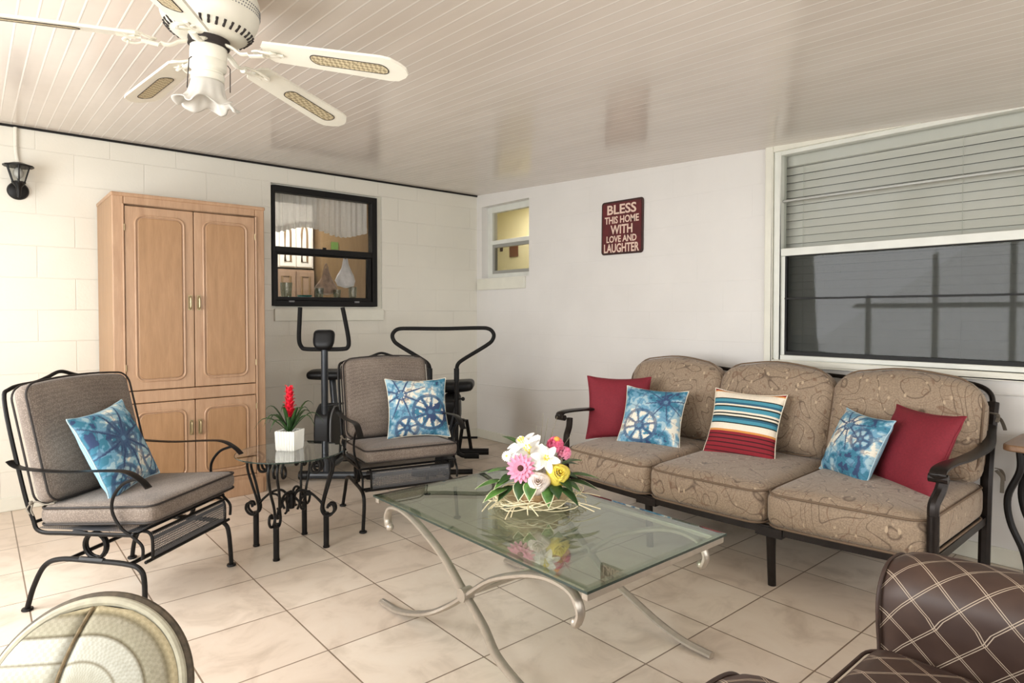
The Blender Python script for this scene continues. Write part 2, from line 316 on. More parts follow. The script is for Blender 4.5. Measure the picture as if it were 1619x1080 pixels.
# ================================================================ mesh helpers
class MB:
    def __init__(s): s.v = []; s.f = []; s.uv = {}; s.col = None
    def add(s, vs, fs):
        o = len(s.v); s.v += [tuple(p) for p in vs]; s.f += [tuple(i+o for i in f) for f in fs]; return s
    def box(s, x0, x1, y0, y1, z0, z1):
        v = [(x, y, z) for z in (z0, z1) for y in (y0, y1) for x in (x0, x1)]
        return s.add(v, [(0, 2, 3, 1), (4, 5, 7, 6), (0, 1, 5, 4), (2, 6, 7, 3), (0, 4, 6, 2), (1, 3, 7, 5)])
    def prism(s, pts, axis, a, b):
        """closed outline pts (2D) extruded along axis from a to b"""
        n = len(pts)
        def P(p, h): return {0: (h, p[0], p[1]), 1: (p[0], h, p[1]), 2: (p[0], p[1], h)}[axis]
        v = [P(p, a) for p in pts]+[P(p, b) for p in pts]
        return s.add(v, [tuple(range(n))[::-1], tuple(range(n, 2*n))]+[(i, (i+1) % n, n+(i+1) % n, n+i) for i in range(n)])
    def tube(s, path, r, n=10, closed=False, flat=None, cap=True, upv=None):
        """round (or elliptic: flat=(rw,rh)) tube along a path; r may be a list"""
        P = [Vector(p) for p in path]; k = len(P)
        if closed: tg = [(P[(i+1) % k]-P[i-1]).normalized() for i in range(k)]
        else: tg = [(P[min(i+1, k-1)]-P[max(i-1, 0)]).normalized() for i in range(k)]
        u = Vector(upv) if upv else Vector((0, 0, 1))
        if abs(tg[0].dot(u)) > .95: u = Vector((1, 0, 0)) if abs(tg[0].x) < .9 else Vector((0, 1, 0))
        nn = (u-tg[0]*u.dot(tg[0])).normalized(); vs = []
        for i in range(k):
            if upv:
                q = Vector(upv); q = q-tg[i]*q.dot(tg[i])
                if q.length > .05: nn = q.normalized()
                else: nn = (nn-tg[i]*nn.dot(tg[i])).normalized()
            else: nn = (nn-tg[i]*nn.dot(tg[i])).normalized()
            bn = tg[i].cross(nn); rr = r[i] if isinstance(r, (list, tuple)) else r
            ra, rb = (rr, rr) if flat is None else (flat[0]*rr, flat[1]*rr)
            for j in range(n):
                a = 2*PI*(j+.5)/n; ca, sa = math.cos(a), math.sin(a)
                if flat is not None and n == 4: ca, sa = (1 if ca > 0 else -1), (1 if sa > 0 else -1)
                vs.append(P[i]+nn*ca*ra+bn*sa*rb)
        fs = []
        for i in range(k if closed else k-1):
            for j in range(n):
                a, b_ = i*n+j, i*n+(j+1) % n; c, d_ = ((i+1) % k)*n+(j+1) % n, ((i+1) % k)*n+j
                fs.append((a, b_, c, d_))
        if not closed and cap: fs += [tuple(range(n))[::-1], tuple(range((k-1)*n, k*n))]
        return s.add(vs, fs)
    def lathe(s, prof, n=32, o=(0, 0, 0), rf=None, capb=False, capt=False):
        vs = []
        for (r_, z) in prof:
            for j in range(n):
                a = 2*PI*j/n; q = r_ if rf is None else rf(r_, z, a)
                vs.append((o[0]+q*math.cos(a), o[1]+q*math.sin(a), o[2]+z))
        k = len(prof); fs = [(i*n+j, i*n+(j+1) % n, (i+1)*n+(j+1) % n, (i+1)*n+j) for i in range(k-1) for j in range(n)]
        if capb: fs.append(tuple(range(n))[::-1])
        if capt: fs.append(tuple(range((k-1)*n, k*n)))
        return s.add(vs, fs)
    def grid(s, fn, nu, nv):
        o = len(s.v); s.v += [tuple(fn(i/nu, j/nv)) for i in range(nu+1) for j in range(nv+1)]
        s.f += [(o+i*(nv+1)+j, o+(i+1)*(nv+1)+j, o+(i+1)*(nv+1)+j+1, o+i*(nv+1)+j+1) for i in range(nu) for j in range(nv)]; return s
    def cushion(s, sx, sy, sz, r, puff=.02, n=12, warp=None, side=0.0):
        """rounded, puffed box centred on the origin; sizes are full"""
        idx = {}; hx, hy, hz = sx/2, sy/2, sz/2; r = min(r, hx, hy, hz)
        def vert(p):
            key = tuple(round(c, 4) for c in p)
            if key in idx: return idx[key]
            q = Vector((p[0]*hx, p[1]*hy, p[2]*hz))
            inn = Vector((max(-hx+r, min(hx-r, q.x)), max(-hy+r, min(hy-r, q.y)), max(-hz+r, min(hz-r, q.z))))
            dd = q-inn
            if dd.length > 1e-9: q = inn+dd.normalized()*min(r, dd.length if dd.length < r else r)
            u, v_, w_ = p
            q.z += w_*puff*(1-u*u)*(1-v_*v_)
            if side: q.x += (u*side*(1-v_*v_)*(1-w_*w_)); q.y += v_*side*(1-u*u)*(1-w_*w_)
            if warp: q = Vector(warp(q))
            idx[key] = len(s.v); s.v.append(tuple(q)); return idx[key]
        # denser sampling near edges
        T = [-1+2*(0.5-0.5*math.cos(PI*i/n)) for i in range(n+1)]; T[0] = -1; T[-1] = 1
        for ax in range(3):
            for sg in (-1, 1):
                for i in range(n):
                    for j in range(n):
                        def mk(a, b_):
                            p = [0, 0, 0]; p[ax] = sg; p[(ax+1) % 3] = a; p[(ax+2) % 3] = b_; return vert(p)
                        q = [mk(T[i], T[j]), mk(T[i+1], T[j]), mk(T[i+1], T[j+1]), mk(T[i], T[j+1])]
                        s.f.append(tuple(q if sg > 0 else q[::-1]))
        return s
    def sphere(s, c, r, n=12, sc=(1, 1, 1)):
        prof = [(max(1e-4, math.sin(PI*i/n))*1.0, -math.cos(PI*i/n)) for i in range(n+1)]; o = len(s.v)
        s.lathe([(p[0]*r, p[1]*r) for p in prof], n*2)
        s.v[o:] = [(c[0]+v[0]*sc[0], c[1]+v[1]*sc[1], c[2]+v[2]*sc[2]) for v in s.v[o:]]; return s
    def xf(s, mtx, start=0):
        s.v[start:] = [tuple(mtx @ Vector(v)) for v in s.v[start:]]; return s
    def seal(s, name, mat, parent=None, smooth=35, bevel=0, solid=0, loc=None, rot=None):
        me = bpy.data.meshes.new(name); me.from_pydata(s.v, [], s.f)
        bm = bmesh.new(); bm.from_mesh(me)
        if s.col is None and not s.uv: bmesh.ops.remove_doubles(bm, verts=bm.verts, dist=1e-6)
        if len(s.f) > 1: bmesh.ops.recalc_face_normals(bm, faces=bm.faces)
        bm.to_mesh(me); bm.free()
        if s.col is not None:
            a = me.color_attributes.new('col', 'FLOAT_COLOR', 'POINT')
            for i, c in enumerate(s.col): a.data[i].color = c
        if s.uv:
            ul = me.uv_layers.new(name='UVMap')
            for lp in me.loops: ul.data[lp.index].uv = s.uv[lp.vertex_index]
        me.materials.append(mat)
        if smooth:
            for p in me.polygons: p.use_smooth = True
            me.set_sharp_from_angle(angle=R(smooth))
        o = bpy.data.objects.new(name, me); C.objects.link(o)
        if parent: o.parent = parent
        if loc: o.location = loc
        if rot: o.rotation_euler = rot
        if solid:
            q = o.modifiers.new('solid', 'SOLIDIFY'); q.thickness = solid; q.offset = 0
        if bevel:
            q = o.modifiers.new('bevel', 'BEVEL'); q.width = bevel; q.segments = 2; q.limit_method = 'ANGLE'; q.angle_limit = R(40)
        return o
def cr(pts, n=8, closed=False):
    """Catmull-Rom through points (2D or 3D)"""
    P = [Vector(p) for p in pts]; k = len(P); out = []
    g = (lambda i: P[i % k]) if closed else (lambda i: P[max(0, min(k-1, i))])
    for i in range(k if closed else k-1):
        a, b_, c, d_ = g(i-1), g(i), g(i+1), g(i+2)
        for j in range(n):
            u = j/n; out.append(.5*((2*b_)+(c-a)*u+(2*a-5*b_+4*c-d_)*u*u+(3*b_-a-3*c+d_)*u**3))
    if not closed: out.append(P[-1])
    return [tuple(p) for p in out]
def rrect(x0, x1, y0, y1, r, n=5):
    out = []
    for cx, cy, a0 in ((x1-r, y1-r, 0), (x0+r, y1-r, 90), (x0+r, y0+r, 180), (x1-r, y0+r, 270)):
        for i in range(n+1):
            a = R(a0+90*i/n); out.append((cx+r*math.cos(a), cy+r*math.sin(a)))
    return out
def tag(o, label=None, cat=None, group=None, kind=None):
    if label: o['label'] = label
    if cat: o['category'] = cat
    if group: o['group'] = group
    if kind: o['kind'] = kind
    return o
def thing(name, label, cat, loc=(0, 0, 0), rz=0, group=None):
    o = bpy.data.objects.new(name, None); C.objects.link(o); o.empty_display_size = .1
    o.location = loc; o.rotation_euler = (0, 0, rz); return tag(o, label, cat, group)
def st(o): o['kind'] = 'structure'; return o
def box(x0, x1, y0, y1, z0, z1): return MB().box(x0, x1, y0, y1, z0, z1)
def dup(root, loc=None, rz=None, label=None):
    r_ = root.copy(); C.objects.link(r_)
    if loc: r_.location = loc
    if rz is not None: r_.rotation_euler = (0, 0, rz)
    if label: r_['label'] = label
    for ch in list(root.children):
        c = ch.copy(); C.objects.link(c); c.parent = r_
        for g in list(ch.children):
            d_ = g.copy(); C.objects.link(d_); d_.parent = c
    return r_

# ================================================================ setting
XL, YF = -5.2, -6.8            # porch extents
def ceil_z(y): return 2.40+.044*y
st(box(XL-.1, 0.2, YF-.1, .2, -.1, 0).seal('floor', M['floor'], smooth=0))
mb = MB(); y0, y1 = YF-.1, 0.0
mb.add([(XL-.1, y0, ceil_z(y0)), (0, y0, ceil_z(y0)), (0, y1, ceil_z(y1)), (XL-.1, y1, ceil_z(y1)),
        (XL-.1, y0, ceil_z(y0)+.08), (0, y0, ceil_z(y0)+.08), (0, y1, ceil_z(y1)+.08), (XL-.1, y1, ceil_z(y1)+.08)],
       [(0, 1, 2, 3), (4, 7, 6, 5), (0, 4, 5, 1), (1, 5, 6, 2), (2, 6, 7, 3), (3, 7, 4, 0)])
st(mb.seal('ceiling', M['ceiling'], smooth=0))
def wall(name, mat, axis, at, thick, a0, a1, z0, z1, holes):
    """wall plane with rectangular holes; axis 0: plane x=at, spans y; axis 1: plane y=at, spans x"""
    mb = MB(); cuts = sorted(holes); a = a0
    def bx(p, q, zz0, zz1):
        if q-p < 1e-6 or zz1-zz0 < 1e-6: return
        lo, hi = min(at, at+thick), max(at, at+thick)
        if axis == 1: mb.box(p, q, lo, hi, zz0, zz1)
        else: mb.box(lo, hi, p, q, zz0, zz1)
    for (h0, h1, hz0, hz1) in cuts:
        bx(a, h0, z0, z1); bx(h0, h1, z0, hz0); bx(h0, h1, hz1, z1); a = h1
    bx(a, a1, z0, z1)
    o = mb.seal(name, mat, smooth=0); return st(o)
W1 = (-2.03, -1.055, 1.275, 2.26)
W2 = (-.775, -.08, 1.575, 2.275)
W3 = (-5.02, -3.03, .96, 2.255)
wall('wall_back', M['wall_back'], 1, 0, .2, XL-.1, .0, 0, 2.7, [W1])
wall('wall_right', M['wall_right'], 0, 0, .2, YF-.1, .2, 0, 2.7, [W3, W2])
LW = [(-4.0, -.9, .55, 2.12), (-6.2, -4.2, .55, 2.03)]
wall('wall_left', M['trim'], 0, XL, -.15, YF-.1, .2, 0, 2.5, sorted(LW))
FW = [(-4.95, -2.75, .35, 2.0), (-2.4, -.3, .35, 2.0)]
wall('wall_front', M['trim'], 1, YF, -.15, XL-.1, .2, 0, 2.5, FW)
def plain_window(n, axis, at, hole, cols):
    a0, a1, z0, z1 = hole; mb = MB(); gl = MB()
    def bx(m_, p, q, zz0, zz1, d0, d1):
        if axis == 1: m_.box(p, q, at+d0, at+d1, zz0, zz1)
        else: m_.box(at+d0, at+d1, p, q, zz0, zz1)
    for i in range(cols+1):
        x = a0+(a1-a0)*i/cols; x = min(max(x, a0+.03), a1-.03); bx(mb, x-.03, x+.03, z0, z1, -.1, -.05)
    for z in (z0+.03, (z0+z1)/2, z1-.03): bx(mb, a0, a1, z-.03, z+.03, -.098, -.052)
    o = st(mb.seal('window_%d' % n, M['trim'], smooth=0))
    p4 = [(a0+.01, z0+.01), (a1-.01, z0+.01), (a1-.01, z1-.01), (a0+.01, z1-.01)]
    gl.add([(q[0], at-.075, q[1]) if axis == 1 else (at-.075, q[0], q[1]) for q in p4], [(0, 1, 2, 3)]); gl.seal('pane', M['pane'], o, smooth=0)
plain_window(4, 0, XL, LW[0], 4); plain_window(5, 0, XL, LW[1], 2)
plain_window(6, 1, YF, FW[0], 3); plain_window(7, 1, YF, FW[1], 3)
st(box(-30, 30, -30, 30, -.3, -.12).seal('ground', M['ground'], smooth=0))
# trims and the dark shadow-gap strip
st(box(-3.93, 0, -.012, 0, ceil_z(0)-.014, ceil_z(0)+.01).seal('shadow_gap_strip', M['black_frame'], smooth=0))  # black strip stands in for the shaded gap where back wall meets ceiling
st(box(XL, -.001, -.014, 0, 0, .085).seal('baseboard_back', M['trim'], smooth=0, bevel=.004))
st(box(-.014, 0, YF, -.014, 0, .085).seal('baseboard_right', M['trim'], smooth=0, bevel=.004))
mb = MB(); mb.tube([(-.004, -.02, .535), (-.004, -.9, .552), (-.004, -2.4, .70), (-.004, -4.17, .835), (-.004, -5.4, .85)], .0045, 6)
st(mb.seal('trim_2', M['wall_right']))
st(box(-2.012, -1.05, -.022, 0, 1.17, 1.268).seal('trim_3', M['trim'], smooth=0, bevel=.005))
st(box(-.022, 0, -.735, -.03, 1.462, 1.57).seal('trim_4', M['trim'], smooth=0, bevel=.005))

# ---- window_1, kitchen: black single hung
def rect_frame(mb, axis, at0, at1, a0, a1, z0, z1, t_):
    def bx(p, q, zz0, zz1):
        if axis == 1: mb.box(p, q, at0, at1, zz0, zz1)
        else: mb.box(at0, at1, p, q, zz0, zz1)
    if not isinstance(t_, tuple): t_ = (t_,)*4      # left,right,bottom,top
    bx(a0, a0+t_[0], z0, z1); bx(a1-t_[1], a1, z0, z1); bx(a0+t_[0], a1-t_[1], z0, z0+t_[2]); bx(a0+t_[0], a1-t_[1], z1-t_[3], z1)
mb = MB(); rect_frame(mb, 1, .0, .07, -2.018, -1.10, 1.292, 2.245, (.025, .05, .045, .05))
mb.box(-1.993, -1.15, .0, .05, 1.715, 1.765)
rect_frame(mb, 1, .012, .045, -1.993, -1.15, 1.337, 1.715, (.02, .04, .03, .012))
w1 = st(mb.seal('window_1', M['black_frame'], smooth=0, bevel=.004))
mb = MB(); rect_frame(mb, 1, .03, .1, W1[0], W1[1], W1[2], W1[3], (.012, .045, .017, .015)); mb.seal('window_jamb', M['trim'], w1, smooth=0)
box(-1.99, -1.15, .03, .033, 1.34, 2.2).seal('pane', M['pane'], w1, smooth=0)
for x in (-1.87, -1.30): box(x-.022, x+.022, -.006, .012, 1.322, 1.337).seal('sash_clip', M['grey_plastic'], w1, smooth=0)
box(-1.60, -1.575, -.004, .01, 1.765, 1.778).seal('sash_lock', M['black'], w1, smooth=0)
# ---- window_2
mb = MB(); rect_frame(mb, 0, .075, .13, W2[0], W2[1], W2[2], W2[3], (.03, .07, .045, .06))
mb.box(.07, .12, W2[0]+.03, W2[1]-.07, 1.905, 1.945)
w2 = st(mb.seal('window_2', M['white_frame'], smooth=0, bevel=.004))
mb = MB(); rect_frame(mb, 0, .08, .12, W2[0]+.03, W2[1]-.07, 1.62, 1.905, .03)
mb.seal('screen_frame', M['grey_frame'], w2, smooth=0)
box(.1, .104, W2[0]+.03, W2[1]-.07, 1.62, 2.215).seal('pane', M['pane'], w2, smooth=0)
# ---- window_3
y0, y1, z0, z1 = W3
mb = MB(); rect_frame(mb, 0, -.03, .01, y0-.07, y1+.015, z0-.05, z1+.02, (.07, .05, .035, .045))
w3 = st(mb.seal('window_3', M['trim'], smooth=0, bevel=.005))
mb = MB(); rect_frame(mb, 0, -.012, .06, y0, y1-.035, z0-.015, z1-.02, (.05, .045, .03, .03)); mb.seal('window_frame', M['white_frame'], w3, smooth=0, bevel=.004)
mb = MB(); mb.box(-.01, .05, y0+.05, y1-.08, 1.585, 1.632); mb.box(.0, .05, y1-.105, y1-.08, z0+.015, 1.585); mb.box(.0, .05, y0+.05, y0+.07, z0+.015, 1.585)
mb.seal('meeting_rail', M['white_frame'], w3, smooth=0, bevel=.003)
box(.008, .028, y0+.05, y1-.08, 1.918, 1.932).seal('muntin', M['grey_frame'], w3, smooth=0, bevel=.003)
box(-.004, .012, y0+.07, y1-.105, 1.318, 1.328).seal('screen_bar', M['black_frame'], w3, smooth=0)
mb = MB(); rect_frame(mb, 0, .0, .02, y0+.07, y1-.105, z0+.015, 1.585, (.012, .012, .022, .004)); mb.seal('screen_frame', M['black_frame'], w3, smooth=0)
MB().add([(.03, y1-.08, z0+.01), (.03, y0+.05, z0+.01), (.03, y0+.05, 2.21), (.03, y1-.08, 2.21)], [(0, 1, 2, 3)]).seal('pane', M['pane_dim'], w3, smooth=0)
MB().add([(.045, y0+.07, z0+.02), (.045, y1-.105, z0+.02), (.045, y1-.105, 1.585), (.045, y0+.07, 1.585)], [(0, 1, 2, 3)]).seal('insect_screen', M['screen'], w3, smooth=0)
# blind behind window 3
bl = thing('window_blind', 'white venetian blind behind the large window above the sofa', 'blind', (.11, (y0+y1)/2, 2.2))
hw = (y1-y0)/2-.05
box(-.03, .03, -hw, hw, -.05, .02).seal('head_rail', M['blind'], bl, smooth=0)
mb = MB(); nsl = 25
for i in range(nsl):
    z = -.078-i*.0478; sl = .015
    mb.add([(-sl*.6, -hw, z-.0236), (-sl*.6, hw, z-.0236), (sl*.6, hw, z+.0236), (sl*.6, -hw, z+.0236)], [(0, 1, 2, 3)])
mb.seal('slats', M['blind'], bl, smooth=0, solid=.0012)
for y in (hw-.12, 0, -hw+.3): MB().tube([(-.014, y, -.05), (-.014, y, -1.26)], .0014, 5).seal('ladder_cord', M['cord'], bl)
box(-.012, .012, -hw, hw, -1.285, -1.27).seal('bottom_rail', M['blind'], bl, smooth=0)
# rooms behind the windows
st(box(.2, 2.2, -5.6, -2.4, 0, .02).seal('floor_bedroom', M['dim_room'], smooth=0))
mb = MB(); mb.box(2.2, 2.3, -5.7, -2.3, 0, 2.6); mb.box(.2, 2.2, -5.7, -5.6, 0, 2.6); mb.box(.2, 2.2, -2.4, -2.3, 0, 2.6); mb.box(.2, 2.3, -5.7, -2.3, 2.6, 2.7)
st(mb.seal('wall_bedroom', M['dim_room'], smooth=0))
mb = MB(); mb.box(1.3, 1.4, -1.6, 2.3, 0, 2.6); mb.box(.2, 1.3, -1.7, -1.6, 0, 2.6); mb.box(.2, 1.3, 2.2, 2.3, 0, 2.6); mb.box(.2, 1.4, -1.7, 2.3, 2.6, 2.7); mb.box(.2, .25, .2, 2.2, 0, 2.6)
st(mb.seal('wall_bathroom', M['yellow_wall'], smooth=0))
area('bathroom_fill', (.75, .3, 2.55), (0, 0, -1), .4, .4, 17, (1, .95, .82))  # unseen area lamp, added to brighten the yellow room
MB().add([(.09, W2[0]+.05, 1.64), (.09, W2[1]-.09, 1.64), (.09, W2[1]-.09, 1.89), (.09, W2[0]+.05, 1.89)], [(0, 1, 2, 3)]).seal('insect_screen', M['screen2'], w2, smooth=0)
KX0, KX1, KY1 = -3.0, .15, 2.4
mb = MB(); mb.box(KX0-.1, KX1+.04, KY1, KY1+.1, 0, 2.6); mb.box(KX0-.1, KX0, .2, KY1, 0, 2.6); mb.box(KX1, KX1+.04, .2, KY1, 0, 2.6); mb.box(KX0-.1, KX1+.04, .2, KY1+.1, 2.6, 2.7)
st(mb.seal('wall_kitchen', M['rooms'], smooth=0))
area('kitchen_fill', (-1.5, 1.0, 2.55), (0, .2, -1), 1.0, .5, 26, (1, .98, .95))  # added fill lamp out of view, lights the kitchen interior
# bathroom picture plates on far wall
for k, (yy, zz, ww, hh, mt, lb) in enumerate([(.94, 2.02, .16, .17, 'plate', 'small square brown framed picture seen through the corner window'), (1.18, 2.08, .05, .12, 'plate2', 'narrow dark switch plate beside the small framed picture')]):
    o = MB(); o.box(1.285, 1.299, yy-ww/2, yy+ww/2, zz-hh/2, zz+hh/2); o = o.seal(('framed_picture', 'switch_plate')[k], M[mt], smooth=0, bevel=.004)
    tag(o, lb, ('picture', 'switch plate')[k])
# kitchen things
def door_panel(parent, x0, x1, z0, z1, y, mat, arch=False, name='door'):
    d_ = box(x0, x1, y-.02, y, z0, z1).seal(name, mat, parent, smooth=0, bevel=.003)
    i = .055; cx = (x0+x1)/2; hw_ = (x1-x0)/2-i
    if arch:
        pts = [(x0+i, z0+i), (x1-i, z0+i), (x1-i, z1-i-.10)]+[(cx+hw_*math.cos(a), z1-i-.10+.10*math.sin(a)) for a in [PI*k/10 for k in range(1, 10)]]+[(x0+i, z1-i-.10)]
    else: pts = [(x0+i, z0+i), (x1-i, z0+i), (x1-i, z1-i), (x0+i, z1-i)]
    mb = MB(); mb.tube([(p[0], y-.022, p[1]) for p in pts], .011, 6, closed=True)
    mb.seal('panel_moulding', M['kitchen_panel'], d_)
    return d_
kc = thing('kitchen_cabinet', 'white arched-door upper kitchen cabinets at left behind the black window', 'cabinet', (0, 0, 0))
box(-1.75, -1.0, 1.62, 2.0, 1.72, 2.4).seal('body', M['white_cab'], kc, smooth=0)
for x0 in (-1.73, -1.37, -1.19):
    door_panel(kc, x0, x0+(.34 if x0 < -1.5 else .17), 1.73, 2.23, 1.62, M['white_cab'], True)
kc = thing('kitchen_cabinet', 'tall tan wood cabinet doors below the white arched kitchen cabinets', 'cabinet', (0, 0, 0))
box(-1.42, -1.0, 1.60, 2.0, .05, 1.70).seal('body', M['kitchen_wood'], kc, smooth=0)
for x0 in (-1.41, -1.2): door_panel(kc, x0, x0+.195, 1.0, 1.68, 1.6, M['kitchen_wood'])
kp = thing('pantry_cabinet', 'tall brown wood pantry side panel in the middle of the kitchen view', 'cabinet')
box(-.96, -.38, 1.5, 2.1, .02, 2.55).seal('body', M['kitchen_panel'], kp, smooth=0); box(-.37, -.33, 1.48, 2.1, .02, 2.55).seal('edge_strip', M['kitchen_wood'], kp, smooth=0)
fr_ = box(-.32, .1, 1.55, 2.2, .02, 1.75).seal('refrigerator', M['white_cab'], smooth=0, bevel=.02)
tag(fr_, 'white kitchen appliance at the right edge behind the black window', 'refrigerator')
nt = box(-.85, -.77, 1.488, 1.499, 1.93, 2.01).seal('sticky_note', M['note'], smooth=0); tag(nt, 'small green note stuck on the brown kitchen panel', 'note')
# valance
def val(u, v_):
    x = -1.99+.86*u; ph = u*2*PI*17
    return (x, .135+.012*math.sin(ph)+.005*math.sin(ph*2.3+1), 2.22-(.265+.03*math.sin(u*9+1.4))*v_)
vt = thing('valance_curtain', 'white sheer gathered valance across the top of the black kitchen window', 'curtain')
MB().grid(val, 160, 6).seal('sheer_panel', M['curtain'], vt, smooth=60)
def lace(u, v_):
    p = val(u, 1); return (p[0], p[1]-.004, p[2]+.012-.05*v_*(.8+.2*abs(math.sin(u*60))))
MB().grid(lace, 200, 3).seal('lace_edge', M['lace'], vt, smooth=60)
# hanging bags
def bag(name, mat, cx, cy, ztop, zbody, w_, h_, label):
    t_ = thing(name, label, 'bag', (cx, cy, ztop))
    mb = MB()
    def rf(r_, z, a): return r_*(1+.10*math.sin(a*5+z*30)+.06*math.sin(a*9-z*50))
    pr_ = [(.010, -.04), (w_*.14, -.08), (w_*.26, zbody+h_*.75), (w_*.44, zbody+h_*.48), (w_*.53, zbody+h_*.28), (w_*.42, zbody+h_*.08), (.01, zbody)]
    mb.lathe(pr_, 22, rf=rf); mb.v = [(x, y*.5, z) for x, y, z in mb.v]; mb.seal('pouch', mat, t_, smooth=50)
    mb = MB(); mb.tube(cr([(-.03, 0, -.11), (-.015, 0, -.04), (0, 0, 0), (.015, 0, -.04), (.03, 0, -.11)], 5), .006, 6, flat=(1, .6)); mb.seal('handles', mat, t_)
bag('plastic_bag', M['bag'], -1.335, .14, 1.745, -.29, .17, .22, 'white plastic bag hanging inside the black kitchen window')
bag('plastic_bag', M['bag2'], -1.50, .17, 1.66, -.27, .19, .18, 'crumpled brown see-through bag hanging left of the white bag')
sill = box(-2.0, -1.12, .08, .24, 1.30, 1.335).seal('trim_5', M['trim'], smooth=0); st(sill)
def tumbler(x, y, r_, h_, label):
    mb = MB(); mb.lathe([(r_*.75, 0), (r_*.85, h_*.3), (r_, h_), (r_*.92, h_), (r_*.75, h_*.25), (.001, .012)], 18, capb=True)
    o = mb.seal('drinking_glass', M['clear'], smooth=50); o.location = (x, y, 1.3355); return tag(o, label, 'glass', 'drinking glasses on the kitchen windowsill')
tumbler(-1.86, .14, .05, .15, 'wide drinking glass standing at the left end of the kitchen windowsill')
tumbler(-1.59, .11, .038, .11, 'clear drinking glass on the kitchen windowsill under the brown bag')
tumbler(-1.43, .11, .034, .10, 'small clear glass on the kitchen windowsill under the white bag')
tumbler(-1.27, .14, .038, .13, 'tall clear drinking glass at the right end of the kitchen windowsill')
td = MB().lathe([(.03, 0), (.05, .02), (.062, .05), (.058, .05), (.03, .015), (.001, .01)], 20, capb=True).seal('teal_bowl', M['teal']); td.location = (-1.70, .15, 1.3355)
tag(td, 'small teal bowl on the kitchen windowsill', 'bowl')

# ================================================================ armoire
ar = thing('armoire', 'tall honey oak armoire with four raised panel doors against the block wall', 'cabinet', (-2.735, -.31, 0))
hw, fy, H = .447, -.29, 1.955
mb = MB(); mb.box(-hw, -hw+.022, fy+.012, .28, 0, H-.02); mb.box(hw-.022, hw, fy+.012, .28, 0, H-.02); mb.box(-hw+.022, hw-.022, .262, .28, 0, H-.02); mb.box(-hw+.022, hw-.022, fy+.03, .262, .10, .12)
mb.box(-hw+.022, hw-.022, fy+.03, .262, .70, .72)
mb.seal('body', M['oak'], ar, smooth=0, bevel=.002)
mb = MB(); pr = rrect(-hw, hw, 0, H, .012)
for (a, b_, z0, z1) in ((-hw, -hw+.062, 0, H), (hw-.062, hw, 0, H), (-hw+.062, hw-.062, H-.07, H), (-hw+.062, hw-.062, .68, .755), (-hw+.062, hw-.062, 0, .135)): mb.box(a, b_, fy, fy+.022, z0, z1)
mb.seal('face_frame', M['oak_trim'], ar, smooth=0, bevel=.006)
box(-hw-.004, hw+.004, fy-.006, .282, H-.02, H+.004).seal('top', M['oak_trim'], ar, smooth=0, bevel=.006)
mb = MB(); mb.tube([(-hw+.058, fy-.004, .14), (-hw+.058, fy-.004, H-.066), (hw-.058, fy-.004, H-.066), (hw-.058, fy-.004, .14)], .006, 8); mb.seal('frame_moulding', M['oak_trim'], ar)
box(-hw+.02, hw-.02, fy-.008, fy, .0, .11).seal('plinth', M['oak_trim'], ar, smooth=0, bevel=.005)
for sg in (-1, 1):
    for (z0, z1, tall) in ((.76, H-.074, 1), (.14, .676, 0)):
        x0, x1 = (-hw+.066, -.002) if sg < 0 else (.002, hw-.066)
        d_ = box(x0, x1, fy-.003, fy+.018, z0, z1).seal('door', M['oak_trim'], ar, smooth=0, bevel=.004)
        o_ = rrect(x0+.055, x1-.055, z0+.055, z1-.055, .045, 6); i_ = rrect(x0+.068, x1-.068, z0+.068, z1-.068, .035, 6)
        MB().prism(i_, 1, fy-.009, fy).seal('raised_panel', M['oak'], d_, smooth=30, bevel=.003)
        MB().tube([(p[0], fy-.004, p[1]) for p in o_], .0065, 8, closed=True).seal('panel_moulding', M['oak_trim'], d_)
        hx, hz = (-.026 if sg < 0 else .026), (1.30 if tall else .50)
        mb = MB(); mb.box(hx-.011, hx+.011, fy-.007, fy-.003, hz-.048, hz+.048)
        mb.tube(cr([(hx, fy-.006, hz-.04), (hx, fy-.026, hz-.034), (hx, fy-.028, hz), (hx, fy-.026, hz+.034), (hx, fy-.006, hz+.04)], 4), .005, 8)
        mb.seal('handle', M['brass'], d_)
    for z in (1.75, .9, .6, .24):
        MB().tube([(sg*(hw-.064), fy-.006, z-.02), (sg*(hw-.064), fy-.006, z+.02)], .004, 8).seal('hinge', M['brass'], ar)

# ================================================================ wall lantern and conduit
wl = thing('wall_lantern', 'black outdoor wall lantern with clear bulb mounted on the block wall', 'wall light', (-3.592, 0, 2.03))
mb = MB(); mb.lathe([(.001, 0), (.052, 0), (.056, .006), (.05, .018), (.03, .026), (.001, .028)], 28)
mb.xf(Matrix.Rotation(R(90), 4, 'X')); mb.xf(Matrix.Translation((0, 0, -.035))); mb.seal('backplate', M['iron'], wl)
mb = MB(); mb.tube(cr([(0, -.02, -.04), (0, -.055, -.055), (0, -.085, -.04), (0, -.095, -.005)], 6), .011, 10)
mb.lathe([(.001, -.095), (.009, -.09), (.012, -.06), (.016, -.03), (.03, -.012), (.034, .002)], 20, o=(0, -.095, .005)); mb.seal('arm', M['iron'], wl)
mb = MB()
for k in range(6):
    a = R(60*k+30); mb.tube([(.032*math.cos(a), -.095+.032*math.sin(a), 0), (.062*math.cos(a), -.095+.062*math.sin(a), .10)], .0045, 6)
mb.lathe([(.03, -.004), (.036, 0), (.036, .008), (.03, .01)], 6, o=(0, -.095, 0)); mb.seal('cage', M['iron'], wl)
mb = MB(); mb.lathe([(.03, .006), (.058, .099)], 6, o=(0, -.095, 0)); mb.seal('glass_panel', M['lampglass'], wl, smooth=0)
